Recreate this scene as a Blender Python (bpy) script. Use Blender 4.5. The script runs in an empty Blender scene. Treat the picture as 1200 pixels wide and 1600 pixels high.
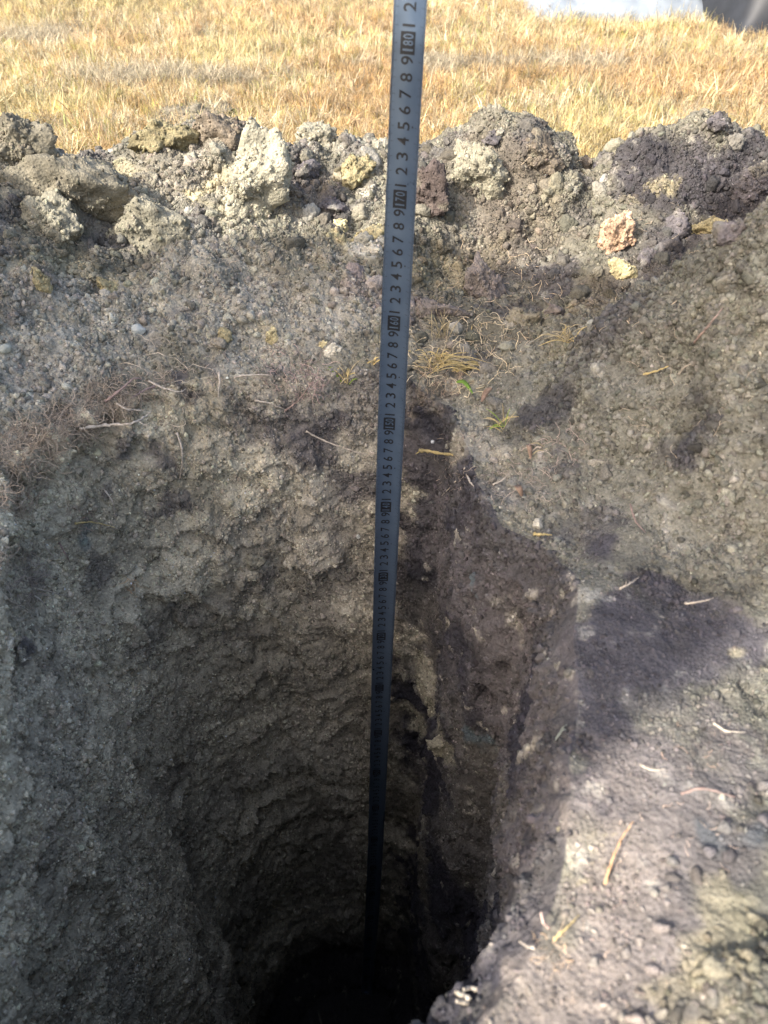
import bpy, math, random, time
import numpy as np
from mathutils import Vector, Euler, Matrix
from mathutils.bvhtree import BVHTree
T0 = time.time()
rng = np.random.default_rng(7)
random.seed(7)
scene = bpy.context.scene
R = math.radians

# ------------------------------------------------------------------ camera
CAM = Vector((0.0, 0.0, 0.396)); PITCH = 40.8; FPX = 1200.0      # focal length in px of the 1200x1600 photo
cam_d = bpy.data.cameras.new('camera'); cam = bpy.data.objects.new('camera', cam_d)
scene.collection.objects.link(cam); scene.camera = cam
cam.location = CAM; cam.rotation_euler = (R(90 - PITCH), 0, 0)
cam_d.sensor_fit = 'VERTICAL'; cam_d.sensor_height = 36; cam_d.lens = 27
cam_d.clip_start = 0.01; cam_d.clip_end = 2000
cam_d.dof.use_dof = True; cam_d.dof.focus_distance = 0.9; cam_d.dof.aperture_fstop = 9.5

# ------------------------------------------------------------------ light
SUN_EL = 38.0
SUN_H = Vector((-0.76, -0.65)).normalized()          # horizontal direction towards the sun (left, a little behind)
world = bpy.data.worlds.new('World'); scene.world = world; world.use_nodes = True
wn = world.node_tree; wn.nodes.clear()
sky = wn.nodes.new('ShaderNodeTexSky'); sky.sky_type = 'NISHITA'; sky.sun_disc = False
sky.sun_elevation = R(SUN_EL); sky.sun_rotation = math.atan2(SUN_H.x, SUN_H.y); sky.altitude = 0
sky.air_density = 1.0; sky.dust_density = 5.0; sky.ozone_density = .5
bg = wn.nodes.new('ShaderNodeBackground'); bg.inputs['Strength'].default_value = 0.15
wo = wn.nodes.new('ShaderNodeOutputWorld')
wn.links.new(sky.outputs[0], bg.inputs[0]); wn.links.new(bg.outputs[0], wo.inputs[0])
sd = bpy.data.lights.new('sun', 'SUN'); sd.energy = 2.9; sd.angle = R(0.53); sd.color = (1.0, 0.95, 0.87)
sun = bpy.data.objects.new('sun', sd); scene.collection.objects.link(sun)
sdir = Vector((SUN_H.x * math.cos(R(SUN_EL)), SUN_H.y * math.cos(R(SUN_EL)), math.sin(R(SUN_EL))))
sun.rotation_euler = sdir.to_track_quat('Z', 'Y').to_euler()
scene.view_settings.view_transform = 'Standard'; scene.view_settings.look = 'None'
scene.view_settings.exposure = 1.62; scene.view_settings.gamma = 1.0
scene.view_settings.use_curve_mapping = False
scene.render.engine = 'CYCLES'
scene.cycles.max_bounces = 8; scene.cycles.diffuse_bounces = 6; scene.cycles.transparent_max_bounces = 4

# ------------------------------------------------------------------ helpers
def tag(o, label=None, cat=None, group=None, kind=None):
    if label: o['label'] = label
    if cat: o['category'] = cat
    if group: o['group'] = group
    if kind: o['kind'] = kind
    return o
def link(o, parent=None):
    scene.collection.objects.link(o)
    if parent: o.parent = parent
    return o
def empty(name, loc=(0, 0, 0)):
    o = bpy.data.objects.new(name, None); o.location = loc; o.empty_display_size = .05
    return link(o)
cp, sp_ = math.cos(R(PITCH)), math.sin(R(PITCH))
def ray(px, py):
    u = (px - 600) / FPX; v = (800 - py) / FPX
    return Vector((u, cp + v * sp_, -sp_ + v * cp)).normalized()
def atY(px, py, Y):
    d = ray(px, py); return CAM + d * (Y / d.y)
def atZ(px, py, z):
    d = ray(px, py); return CAM + d * ((z - CAM.z) / d.z)

M1, M2, M3 = np.uint32(374761393), np.uint32(668265263), np.uint32(2246822519)
def _hash(ix, iy, iz, seed=0):
    h = ix.astype(np.uint32) * M1 + iy.astype(np.uint32) * M2 + iz.astype(np.uint32) * M3 + np.uint32(seed * 7919 + 13)
    h = (h ^ (h >> np.uint32(13))) * np.uint32(1274126177)
    h = (h ^ (h >> np.uint32(16))) * np.uint32(2246822519)
    return h ^ (h >> np.uint32(15))
def h01(ix, iy, iz, seed=0):
    return (_hash(ix, iy, iz, seed) >> np.uint32(8)).astype(np.float32) * np.float32(1 / 16777216.0)
def vn(p, scale, seed=0):
    """value noise in 3-D, 0..1"""
    s = np.asarray(scale, dtype=np.float32)
    q = (p * s).astype(np.float32); f0 = np.floor(q); i = f0.astype(np.int32); f = q - f0
    f = f * f * f * (f * (f * 6 - 15) + 10)
    ix, iy, iz = i[:, 0], i[:, 1], i[:, 2]; fx, fy, fz = f[:, 0], f[:, 1], f[:, 2]
    out = 0
    for dz in (0, 1):
        wz = fz if dz else 1 - fz
        for dy in (0, 1):
            wy = fy if dy else 1 - fy
            a = h01(ix, iy + dy, iz + dz, seed); b = h01(ix + 1, iy + dy, iz + dz, seed)
            out = out + (a + (b - a) * fx) * wy * wz
    return out
def fbm(p, scale, octv=4, seed=0, gain=.5):
    s = np.asarray(scale, dtype=np.float32); a = 1.0; t = 0; n = 0
    for k in range(octv):
        t = t + a * (vn(p, s, seed + k) - .5); n += a; s = s * 2.03; a *= gain
    return t / n * 2          # about -1..1
def worley(p, scale, seed=0):
    s = np.asarray(scale, dtype=np.float32)
    q = (p * s).astype(np.float32); f0 = np.floor(q); i = f0.astype(np.int32); f = q - f0
    n = len(q); F1 = np.full(n, 9, np.float32); F2 = np.full(n, 9, np.float32); ID = np.zeros(n, np.float32)
    for dx in (-1, 0, 1):
        for dy in (-1, 0, 1):
            for dz in (-1, 0, 1):
                cx, cy, cz = i[:, 0] + dx, i[:, 1] + dy, i[:, 2] + dz
                h = _hash(cx, cy, cz, seed)
                a = (h & np.uint32(1023)).astype(np.float32) / 1023; b = ((h >> np.uint32(10)) & np.uint32(1023)).astype(np.float32) / 1023
                c = ((h >> np.uint32(20)) & np.uint32(1023)).astype(np.float32) / 1023
                d = (dx + a - f[:, 0]) ** 2 + (dy + b - f[:, 1]) ** 2 + (dz + c - f[:, 2]) ** 2
                m = d < F1
                F2 = np.where(m, F1, np.minimum(F2, d)); ID = np.where(m, a, ID); F1 = np.where(m, d, F1)
    return np.sqrt(F1), np.sqrt(F2), ID
def sstep(a, b, x):
    t = np.clip((x - a) / (b - a), 0, 1); return t * t * (3 - 2 * t)

# ------------------------------------------------------------------ materials
def mat(name):
    m = bpy.data.materials.new(name); m.use_nodes = True; nt = m.node_tree
    b = nt.nodes['Principled BSDF']; return m, nt, b
def N(nt, t, **kw):
    n = nt.nodes.new(t)
    for k, v in kw.items(): setattr(n, k, v)
    return n
def soil_material(name, instancer=False, bump=0.5, scale=420.0, contrast=(.62, 1.3)):
    m, nt, b = mat(name); L = nt.links.new
    at = N(nt, 'ShaderNodeAttribute'); at.attribute_name = 'tint'; at.attribute_type = 'INSTANCER' if instancer else 'GEOMETRY'
    geo = N(nt, 'ShaderNodeNewGeometry'); tc = N(nt, 'ShaderNodeTexCoord')
    src = geo.outputs['Position']
    n1 = N(nt, 'ShaderNodeTexNoise'); n1.inputs['Scale'].default_value = scale; n1.inputs['Detail'].default_value = 5; n1.inputs['Roughness'].default_value = .7
    n2 = N(nt, 'ShaderNodeTexNoise'); n2.inputs['Scale'].default_value = scale * .22; n2.inputs['Detail'].default_value = 4
    v = N(nt, 'ShaderNodeTexVoronoi'); v.inputs['Scale'].default_value = scale * .8
    for n in (n1, n2, v): L(src, n.inputs['Vector'])
    r1 = N(nt, 'ShaderNodeMapRange'); r1.inputs['From Min'].default_value = .3; r1.inputs['From Max'].default_value = .7
    r1.inputs['To Min'].default_value = contrast[0]; r1.inputs['To Max'].default_value = contrast[1]; L(n1.outputs[0], r1.inputs[0])
    r2 = N(nt, 'ShaderNodeMapRange'); r2.inputs['From Min'].default_value = .3; r2.inputs['From Max'].default_value = .7
    r2.inputs['To Min'].default_value = .8; r2.inputs['To Max'].default_value = 1.2; L(n2.outputs[0], r2.inputs[0])
    mu = N(nt, 'ShaderNodeMath', operation='MULTIPLY'); L(r1.outputs[0], mu.inputs[0]); L(r2.outputs[0], mu.inputs[1])
    vm = N(nt, 'ShaderNodeVectorMath', operation='SCALE'); L(at.outputs['Color'], vm.inputs[0]); L(mu.outputs[0], vm.inputs['Scale'])
    L(vm.outputs[0], b.inputs['Base Color'])
    b.inputs['Roughness'].default_value = .93
    b.inputs['Specular IOR Level'].default_value = .25
    ad = N(nt, 'ShaderNodeMath', operation='ADD'); L(n1.outputs[0], ad.inputs[0]); L(v.outputs['Distance'], ad.inputs[1])
    bp = N(nt, 'ShaderNodeBump'); bp.inputs['Strength'].default_value = bump; bp.inputs['Distance'].default_value = .0012
    L(ad.outputs[0], bp.inputs['Height']); L(bp.outputs[0], b.inputs['Normal'])
    return m
M_SOIL = soil_material('soil', bump=.9)
M_CRUMB = soil_material('soil_crumb', True, bump=.6, scale=700)
def fibre_material(name, col, var=.35, instancer=False, transl=0.0, rough=.7, scale=300):
    m, nt, b = mat(name); L = nt.links.new
    geo = N(nt, 'ShaderNodeNewGeometry')
    n1 = N(nt, 'ShaderNodeTexNoise'); n1.inputs['Scale'].default_value = scale; n1.inputs['Detail'].default_value = 3
    L(geo.outputs['Position'], n1.inputs['Vector'])
    r1 = N(nt, 'ShaderNodeMapRange'); r1.inputs['From Min'].default_value = .3; r1.inputs['From Max'].default_value = .7
    r1.inputs['To Min'].default_value = 1 - var; r1.inputs['To Max'].default_value = 1 + var; L(n1.outputs[0], r1.inputs[0])
    vm = N(nt, 'ShaderNodeVectorMath', operation='SCALE'); L(r1.outputs[0], vm.inputs['Scale'])
    if instancer:
        at = N(nt, 'ShaderNodeAttribute'); at.attribute_name = 'tint'; at.attribute_type = 'INSTANCER'; L(at.outputs['Color'], vm.inputs[0])
    else: vm.inputs[0].default_value = col
    L(vm.outputs[0], b.inputs['Base Color']); b.inputs['Roughness'].default_value = rough
    b.inputs['Specular IOR Level'].default_value = .3
    if transl:
        tr = N(nt, 'ShaderNodeBsdfTranslucent'); L(vm.outputs[0], tr.inputs['Color'])
        mx = N(nt, 'ShaderNodeMixShader'); mx.inputs[0].default_value = transl
        L(b.outputs[0], mx.inputs[1]); L(tr.outputs[0], mx.inputs[2]); L(mx.outputs[0], nt.nodes['Material Output'].inputs[0])
    return m
M_GRASS = fibre_material('dry_grass_blade', None, .25, True, .35, .6, 60)
M_ROOT = fibre_material('pale_root', (.42, .36, .29)); M_ROOTR = fibre_material('brown_root', (.27, .19, .16))
M_STRAW = fibre_material('straw', (.55, .43, .2), .25, transl=.25)

# soil colours (real albedos)
OLIVE = np.array((.262, .24, .178)); OLIVE_D = np.array((.19, .168, .122)); PURPLE = np.array((.098, .088, .09)); PURPLE_D = np.array((.066, .06, .064)); PITSOIL = np.array((.45, .405, .31))
BLUEG = np.array((.09, .12, .135)); YELLOW = np.array((.42, .355, .2)); GREY = np.array((.36, .33, .265)); BROWN = np.array((.165, .135, .1))
ORANGE = np.array((.44, .3, .2)); WHITE = np.array((.55, .53, .46)); PINK = np.array((.215, .182, .158)); THATCH = np.array((.3, .22, .11))

# ------------------------------------------------------------------ pit outline
CX, CY = -0.09, 0.40
rim_pts = [(.138, .39), (.134, .43), (.095, .462), (.08, .52), (.075, .58), (.066, .64), (.02, .668), (-.085, .665), (-.17, .662), (-.27, .605), (-.325, .516), (-.30, .42), (-.285, .31),
           (-.295, .22), (-.28, .13), (-.215, .075), (-.1, .066), (-.03, .072), (.034, .102), (.068, .134), (.086, .165), (.107, .244), (.125, .33)]
_a = np.array([math.atan2(y - CY, x - CX) for x, y in rim_pts]); _r = np.array([math.hypot(x - CX, y - CY) for x, y in rim_pts])
_o = np.argsort(_a); _a = _a[_o]; _r = _r[_o]
_aa = np.concatenate([_a - 2 * np.pi, _a, _a + 2 * np.pi]); _rr = np.concatenate([_r, _r, _r])
_g = np.linspace(-np.pi, np.pi, 721)[:-1]; _gr = np.interp(_g, _aa, _rr)
_k = np.exp(-np.linspace(-2, 2, 13) ** 2); _k /= _k.sum(); _gr = np.convolve(np.concatenate([_gr[-6:], _gr, _gr[:6]]), _k, 'valid')
def Rrim(th):
    t = (th + np.pi) % (2 * np.pi) - np.pi
    return np.interp(t, np.concatenate([_g - 2 * np.pi, _g, _g + 2 * np.pi]), np.concatenate([_gr] * 3))

# ------------------------------------------------------------------ height of the ground and spoil outside the pit (thin plate spline)
cps = []
def C(px, py, Y): p = atY(px, py, Y); cps.append((p.x, p.y, p.z))
for a in [(0, 205, .88), (60, 215, .88), (78, 252, 1.0), (140, 254, 1.02), (190, 240, 1.02), (220, 200, 1.0), (300, 192, 1.02), (385, 198, 1.02), (412, 232, 1.05),
          (500, 218, 1.05), (600, 226, 1.05), (680, 245, 1.03), (705, 236, 1.0), (760, 210, 1.0), (800, 216, 1.0), (870, 242, 1.0), (912, 290, 1.0), (945, 272, 1.02),
          (1000, 220, 1.0), (1050, 204, 1.0), (1120, 200, 1.0), (1180, 216, 1.0), (1300, 225, 1.0),
          (100, 350, .83), (250, 420, .80), (0, 400, .74), (0, 300, .82), (200, 500, .72), (400, 420, .82), (500, 450, .79), (600, 440, .80), (600, 520, .73), (300, 290, .93), (160, 300, .93),
          (700, 420, .88), (720, 300, .97), (800, 340, .95), (830, 450, .85), (760, 480, .8), (900, 360, .93), (480, 320, .93), (560, 330, .93), (640, 340, .91),
          (1000, 300, .95), (1100, 340, .92), (960, 400, .86), (1080, 400, .84),
          (925, 520, .66), (1000, 462, .64), (1100, 412, .6), (1200, 367, .56), (1300, 312, .52),
          (1100, 600, .5), (1200, 700, .44), (1010, 700, .51), (1100, 830, .425), (1250, 560, .5)]: C(*a)
for x, y in [(.19, .43), (.23, .37), (.18, .33), (.3, .28), (.17, .5), (.13, .55)]: cps.append((x, y, .004 if y < .45 else -.004))
for x, y, z in [(.2, .77, .02), (.3, .75, .03), (.42, .73, .06), (-.8, .25, .52), (-.85, .45, .6), (-.8, .62, .5), (-.78, .03, .3), (-.62, .3, .22), (-.56, .52, .2), (-1.12, .4, .4), (-.6, .72, .24), (-.8, -.4, 0), (-.46, .34, .05), (-.5, .1, .06),  # left heap raised out of view so it casts shade on its slope
                (.5, .45, .27), (.62, .62, .28), (.17, .2, .016), (.14, .12, .018), (.5, .3, .16), (.7, .3, .2), (.62, .1, .06), (.33, .14, .035), (.22, .08, .03), (.35, .02, .04), (.9, .4, .1), (1.0, .7, .05),
                (.2, -.1, .0), (-.3, 0, .01), (-.15, -.05, 0), (-.5, -.4, 0), (0, -.5, 0), (.5, -.4, 0), (1.2, .1, 0), (-1.5, .3, 0), (-1.35, .9, 0), (-1.2, -.1, .02)]: cps.append((x, y, z))
for i, (x, y) in enumerate(rim_pts):
    cps.append((x, y, -.03 if x > .05 and y > .42 else 0.0))
for x in np.arange(-1.2, 1.5, .12): cps.append((x, 1.22 + .03 * math.sin(x * 9), .0))
for x in np.arange(-1.4, 1.6, .3): cps.append((x, 1.5, 0.0)); cps.append((x, -.75, 0.0))
P = np.array(cps)
def _phi(r2): return .5 * r2 * np.log(r2 + 1e-12)
_n = len(P); _A = np.zeros((_n + 3, _n + 3)); _d2 = ((P[:, None, :2] - P[None, :, :2]) ** 2).sum(-1)
_A[:_n, :_n] = _phi(_d2) + np.eye(_n) * 2e-4; _A[:_n, _n] = 1; _A[:_n, _n + 1:] = P[:, :2]; _A[_n:, :_n] = _A[:_n, _n:].T
_w = np.linalg.solve(_A, np.concatenate([P[:, 2], [0, 0, 0]]))
def H(x, y):
    sh = x.shape; x = x.ravel(); y = y.ravel(); out = np.zeros(len(x))
    near = np.where((np.abs(x) < 2) & (y > -1.6) & (y < 2.2))[0]
    for s in range(0, len(near), 60000):
        i = near[s:s + 60000]
        r2 = (x[i, None] - P[None, :, 0]) ** 2 + (y[i, None] - P[None, :, 1]) ** 2
        h = _phi(r2) @ _w[:_n] + _w[_n] + _w[_n + 1] * x[i] + _w[_n + 2] * y[i]
        fade = (1 - sstep(1.2, 1.7, np.abs(x[i]))) * (1 - sstep(1.25, 1.5, y[i])) * sstep(-.9, -.6, y[i])
        out[i] = np.maximum(h, -.02) * fade
    return out.reshape(sh)

# ------------------------------------------------------------------ one surface: pit floor > wall > rim > spoil > field
def build_grid(nth, nwall, nout, nfar):
    th0, th1 = R(-75), R(205)
    nd = int(nth * .88); th = np.concatenate([np.linspace(th0, th1, nd, endpoint=False), np.linspace(th1, th0 + 2 * np.pi, nth - nd, endpoint=False)])
    Rr = Rrim(th); ct, st = np.cos(th), np.sin(th)
    rimx, rimy = CX + Rr * ct, CY + Rr * st; rimz = H(rimx, rimy)
    tdeg = np.degrees((th + np.pi) % (2 * np.pi) - np.pi)
    funnel = .006 * sstep(-75, -45, tdeg) * (1 - sstep(-22, -5, tdeg)) + .010
    under = .012 * sstep(115, 140, tdeg) * (1 - sstep(195, 215, tdeg % 360)) * (tdeg > 0) + .006 * sstep(150, 170, np.abs(tdeg))
    lft = sstep(-.02, -.2, Rr * ct) if False else np.clip(-ct * 1.3 - .1, 0, 1)
    rows = []; kind = []
    for k in range(8):                                   # floor
        f = k / 8; rr = (Rr * .86 - lft * .052) * f
        rows.append((CX + rr * ct, CY + rr * st + .0, np.full(nth, -1.5))); kind.append(0)
    v = np.linspace(0, 1, nwall)
    dep = 1.5 * (1 - v) ** 1.35
    for d in dep:                                       # wall, from the floor up
        prof = 1 - .05 * d
        s = 1 - math.exp(-max(d, 0) / .022)
        rr = Rr * prof - funnel * s * (1 - .5 * sstep(.2, .6, d)) + under * (sstep(.004, .035, d) - .8 * sstep(.08, .4, d))
        rr = rr - lft * .065 * min(d, .8)
        z = rimz * (1 - d / 1.5) - d
        rr = rr - .05 * sstep(1.42, 1.5, d)
        rows.append((CX + rr * ct, CY + rr * st, z)); kind.append(1)
    off = np.concatenate([np.linspace(0, 1, nout + 1)[1:] ** 1.12 * .95, .95 + np.geomspace(.012, 600, nfar)])
    for k, o in enumerate(off):
        rr = Rr * max(0, (1 - o * .5)) + .27 * min(1, o * .5) + o if o < 2 else .27 + o + 0 * Rr
        x, y = CX + rr * ct, CY + rr * st
        rows.append((x, y, None)); kind.append(2)
    X = np.array([r[0] for r in rows]); Y = np.array([r[1] for r in rows])
    k2 = np.array(kind) == 2
    Z = np.zeros_like(X); Z[~k2] = np.array([r[2] for r in rows if r[2] is not None]); Z[k2] = H(X[k2], Y[k2])
    return np.stack([X, Y, Z], -1), np.array(kind)
def grid_normals(G):
    du = np.roll(G, -1, 1) - np.roll(G, 1, 1)
    dv = np.gradient(G, axis=0)
    n = np.cross(du, dv); n /= np.linalg.norm(n, axis=-1, keepdims=True) + 1e-12
    return -n if (n[-30:, :, 2].mean() < 0) else n

# smooth low resolution copy, used to place things on the surface
Gs, ks = build_grid(220, 90, 150, 30)
nr, nt_ = Gs.shape[:2]
_vs = [Vector(p) for p in Gs.reshape(-1, 3)]
_fs = [(i * nt_ + j, i * nt_ + (j + 1) % nt_, (i + 1) * nt_ + (j + 1) % nt_, (i + 1) * nt_ + j) for i in range(nr - 1) for j in range(nt_)]
BV = BV0 = BVHTree.FromPolygons(_vs, _fs)
def hit(px, py):
    loc, nor, _, _ = BV.ray_cast(CAM, ray(px, py), 50)
    if loc is None: loc, nor, _, _ = BV0.ray_cast(CAM, ray(px, py), 50)
    if nor.dot(ray(px, py)) > 0: nor = -nor
    return loc, nor
def mpp(p):                                             # metres per photo pixel at a point
    v = p - CAM; return (v.y * cp - v.z * sp_) / FPX

# colour patches, each anchored at a point of the surface: (px, py, radius px, colour)
def PT(*L): return [(np.array(hit(a, b)[0]), r * mpp(hit(a, b)[0]), c, s) for a, b, r, c, s in L]
patches = PT(
    # humus walls and scraped slopes, purple dark
    (690, 850, 80, PURPLE, 1), (740, 960, 90, PURPLE, 1), (800, 1120, 110, PURPLE, 1), (700, 1000, 60, PURPLE_D, 1), (820, 1300, 110, PURPLE, 1), (640, 880, 40, PURPLE_D, 1), (860, 980, 40, PURPLE_D, 1),
    (655, 720, 45, PURPLE, 1), (690, 770, 50, PURPLE, 1), (960, 850, 60, PURPLE, 1), (950, 960, 70, PURPLE, 1), (1010, 1020, 80, PURPLE, 1), (930, 1080, 60, PURPLE, 1), (1120, 1000, 80, PURPLE, 1), (1050, 930, 50, PURPLE, 1),
    (950, 1200, 80, PURPLE, .8), (840, 1440, 70, PURPLE, .6), (960, 1160, 70, PURPLE, .9),
    (912, 950, 42, PURPLE, .9), (915, 1040, 42, PURPLE, .9), (905, 1120, 42, PURPLE, .9), (900, 1190, 40, PURPLE, .8), (1000, 1250, 130, PINK, .85), (1110, 1300, 110, PINK, .8), (960, 1420, 110, PINK, .85), (880, 1530, 90, PINK, .8), (1040, 1460, 90, PINK, .7), (1040, 1200, 110, PINK, .7), (1000, 1350, 110, PINK, .6), (950, 1480, 90, PINK, .6), (1150, 1150, 90, PINK, .8), (1100, 1500, 90, PINK, .4), (850, 1570, 90, PINK, .6),
    (720, 700, 40, OLIVE_D, .7), (880, 620, 50, PURPLE_D, .8), (1080, 660, 50, PURPLE_D, .9), (850, 680, 35, PURPLE, .7),
    (640, 1250, 60, OLIVE_D, .8), (670, 1350, 60, OLIVE_D, .6),
    (800, 1000, 60, PURPLE, 1), (850, 1080, 70, PURPLE, 1), (720, 850, 60, PURPLE, 1), (800, 930, 70, PURPLE, 1), (860, 1250, 70, PURPLE, 1), (672, 1040, 38, OLIVE, 1), (680, 1090, 42, OLIVE, 1), (655, 1120, 30, OLIVE, 1), (700, 1160, 35, OLIVE, .9), (745, 1000, 22, BLUEG, .9), (740, 920, 16, BLUEG, .8), (760, 1160, 34, BLUEG, .9), (810, 1220, 34, BLUEG, .9), (860, 1110, 22, BLUEG, .8), (800, 960, 30, GREY, .35),
    (290, 580, 22, PURPLE, .8), (300, 600, 18, PURPLE, .8), (270, 720, 32, PURPLE, .8), (200, 700, 38, PURPLE, .8), (285, 790, 24, PURPLE, .8), (140, 830, 28, BLUEG, .6), (160, 880, 34, PURPLE, .6), (30, 860, 26, PURPLE, .6), (35, 1000, 24, PURPLE, .9), (38, 1070, 24, PURPLE, .9),
    (400, 640, 45, PURPLE, .7), (460, 660, 45, PURPLE, .8), (520, 690, 50, PURPLE, .9), (560, 760, 45, PURPLE, .8), (420, 900, 24, PURPLE, .4), (520, 900, 50, PURPLE, .35), (540, 830, 30, PURPLE, .4),
    (480, 1000, 90, OLIVE_D, .3), (200, 620, 50, BROWN, .6), (110, 640, 40, BROWN, .7), (30, 720, 50, BROWN, .7), (90, 560, 60, PINK, .35), (40, 620, 50, GREY, .6),
    # spoil
    (380, 300, 45, YELLOW, .4), (345, 290, 14, YELLOW, .9), (420, 330, 40, OLIVE, .8), (540, 360, 22, YELLOW, .9), (580, 370, 28, YELLOW, .8), (590, 390, 22, WHITE, .45), (555, 270, 22, YELLOW, .7), (500, 290, 60, BROWN, .8), (450, 260, 50, PURPLE, .5), (540, 320, 40, PURPLE, .6),
    (200, 270, 35, YELLOW, .5), (250, 300, 40, BROWN, .5), (300, 230, 25, WHITE, .5), (60, 450, 60, PINK, .45), (100, 420, 55, YELLOW, .28), (180, 450, 40, YELLOW, .25), (250, 460, 22, YELLOW, .5), (350, 530, 18, YELLOW, .6), (420, 520, 12, YELLOW, .6), (520, 548, 16, WHITE, .5), (590, 540, 14, WHITE, .5), (220, 480, 22, PURPLE, .35),
    (320, 440, 120, GREY, .5), (450, 500, 110, GREY, .5), (150, 520, 110, GREY, .5), (560, 480, 60, GREY, .5), (60, 540, 60, GREY, .5), (600, 440, 40, PINK, .8), (640, 470, 50, PINK, .9), (690, 420, 60, YELLOW, .35),
    (760, 300, 60, GREY, .5), (720, 260, 30, OLIVE, .7), (830, 240, 45, PURPLE, .6), (870, 310, 40, YELLOW, .35), (800, 400, 60, PURPLE, .6), (870, 430, 60, PURPLE, .8), (740, 400, 35, YELLOW, .3), (780, 370, 20, YELLOW, .5), (910, 330, 30, PURPLE, .5),
    (1060, 260, 90, PURPLE_D, .95), (1000, 230, 50, PURPLE_D, .9), (1150, 300, 80, PURPLE_D, .95), (1180, 230, 40, PURPLE_D, .9), (780, 250, 70, BROWN, .6), (820, 330, 80, BROWN, .6), (740, 340, 60, BROWN, .4), (300, 240, 80, BROWN, .4), (330, 210, 60, BROWN, .4), (1060, 265, 26, YELLOW, .55), (1000, 300, 22, YELLOW, .5), (1060, 290, 18, YELLOW, .5), (1060, 380, 50, PURPLE, .7), (960, 470, 40, BROWN, .6), (900, 480, 30, YELLOW, .4), (980, 420, 40, BROWN, .5), (1020, 440, 40, PURPLE, .5),
    (740, 560, 30, YELLOW, .3), (700, 600, 40, BROWN, .8), (770, 560, 40, PURPLE, .6), (700, 530, 40, BROWN, .5), (880, 540, 40, YELLOW, .3), (890, 560, 30, YELLOW, .25),
    (1100, 520, 130, OLIVE, .6), (1000, 620, 90, OLIVE, .5), (1150, 780, 110, OLIVE, .8), (1000, 560, 60, OLIVE, .5), (1180, 600, 70, OLIVE, .7), (1000, 720, 70, OLIVE, .5), (1150, 470, 40, YELLOW, .15), (1180, 540, 40, YELLOW, .15),
    (1150, 1450, 80, YELLOW, .55), (1080, 1520, 60, YELLOW, .4), (1180, 1560, 60, YELLOW, .4), (1190, 1320, 50, BLUEG, .5), (1180, 1180, 30, OLIVE, .8), (1190, 1040, 25, YELLOW, .5), (910, 1310, 14, YELLOW, .9), (880, 1290, 18, YELLOW, .25), (880, 1380, 12, YELLOW, .4),
    (880, 930, 14, GREY, .6), (885, 1010, 12, GREY, .6), (850, 770, 40, GREY, .3), (760, 690, 60, GREY, .5), (830, 740, 50, GREY, .4), (890, 1090, 14, GREY, .8),
    (15, 1000, 18, YELLOW, .6), (8, 1070, 14, YELLOW, .6), (70, 1020, 10, YELLOW, .5), (200, 850, 8, YELLOW, .4))
smooth_pts = PT(*[(a, b, r, 0, s) for a, b, r, s in [(960, 850, 60, 1), (950, 960, 80, 1), (1010, 1040, 100, 1), (930, 1100, 70, 1), (1120, 1000, 80, .9), (1040, 1200, 130, .9), (980, 1350, 130, .85), (930, 1480, 110, .8), (830, 1560, 100, .7), (1150, 1150, 110, .9), (1080, 1350, 140, .85), (1000, 1540, 110, .7), (900, 1000, 60, .9), (860, 1490, 70, .9), (780, 1570, 80, .9), (890, 1380, 70, .9), (900, 1260, 70, .8), (800, 1050, 110, .55), (780, 1250, 110, .5), (655, 700, 45, .8), (690, 740, 40, .6)]])
def smoothness(p):
    s = np.zeros(len(p), np.float32)
    for c, r, _, k in smooth_pts:
        d = np.linalg.norm(p - c, axis=1) / r
        s = np.maximum(s, k * (1 - sstep(.6, 1.25, d)))
    return s
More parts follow.
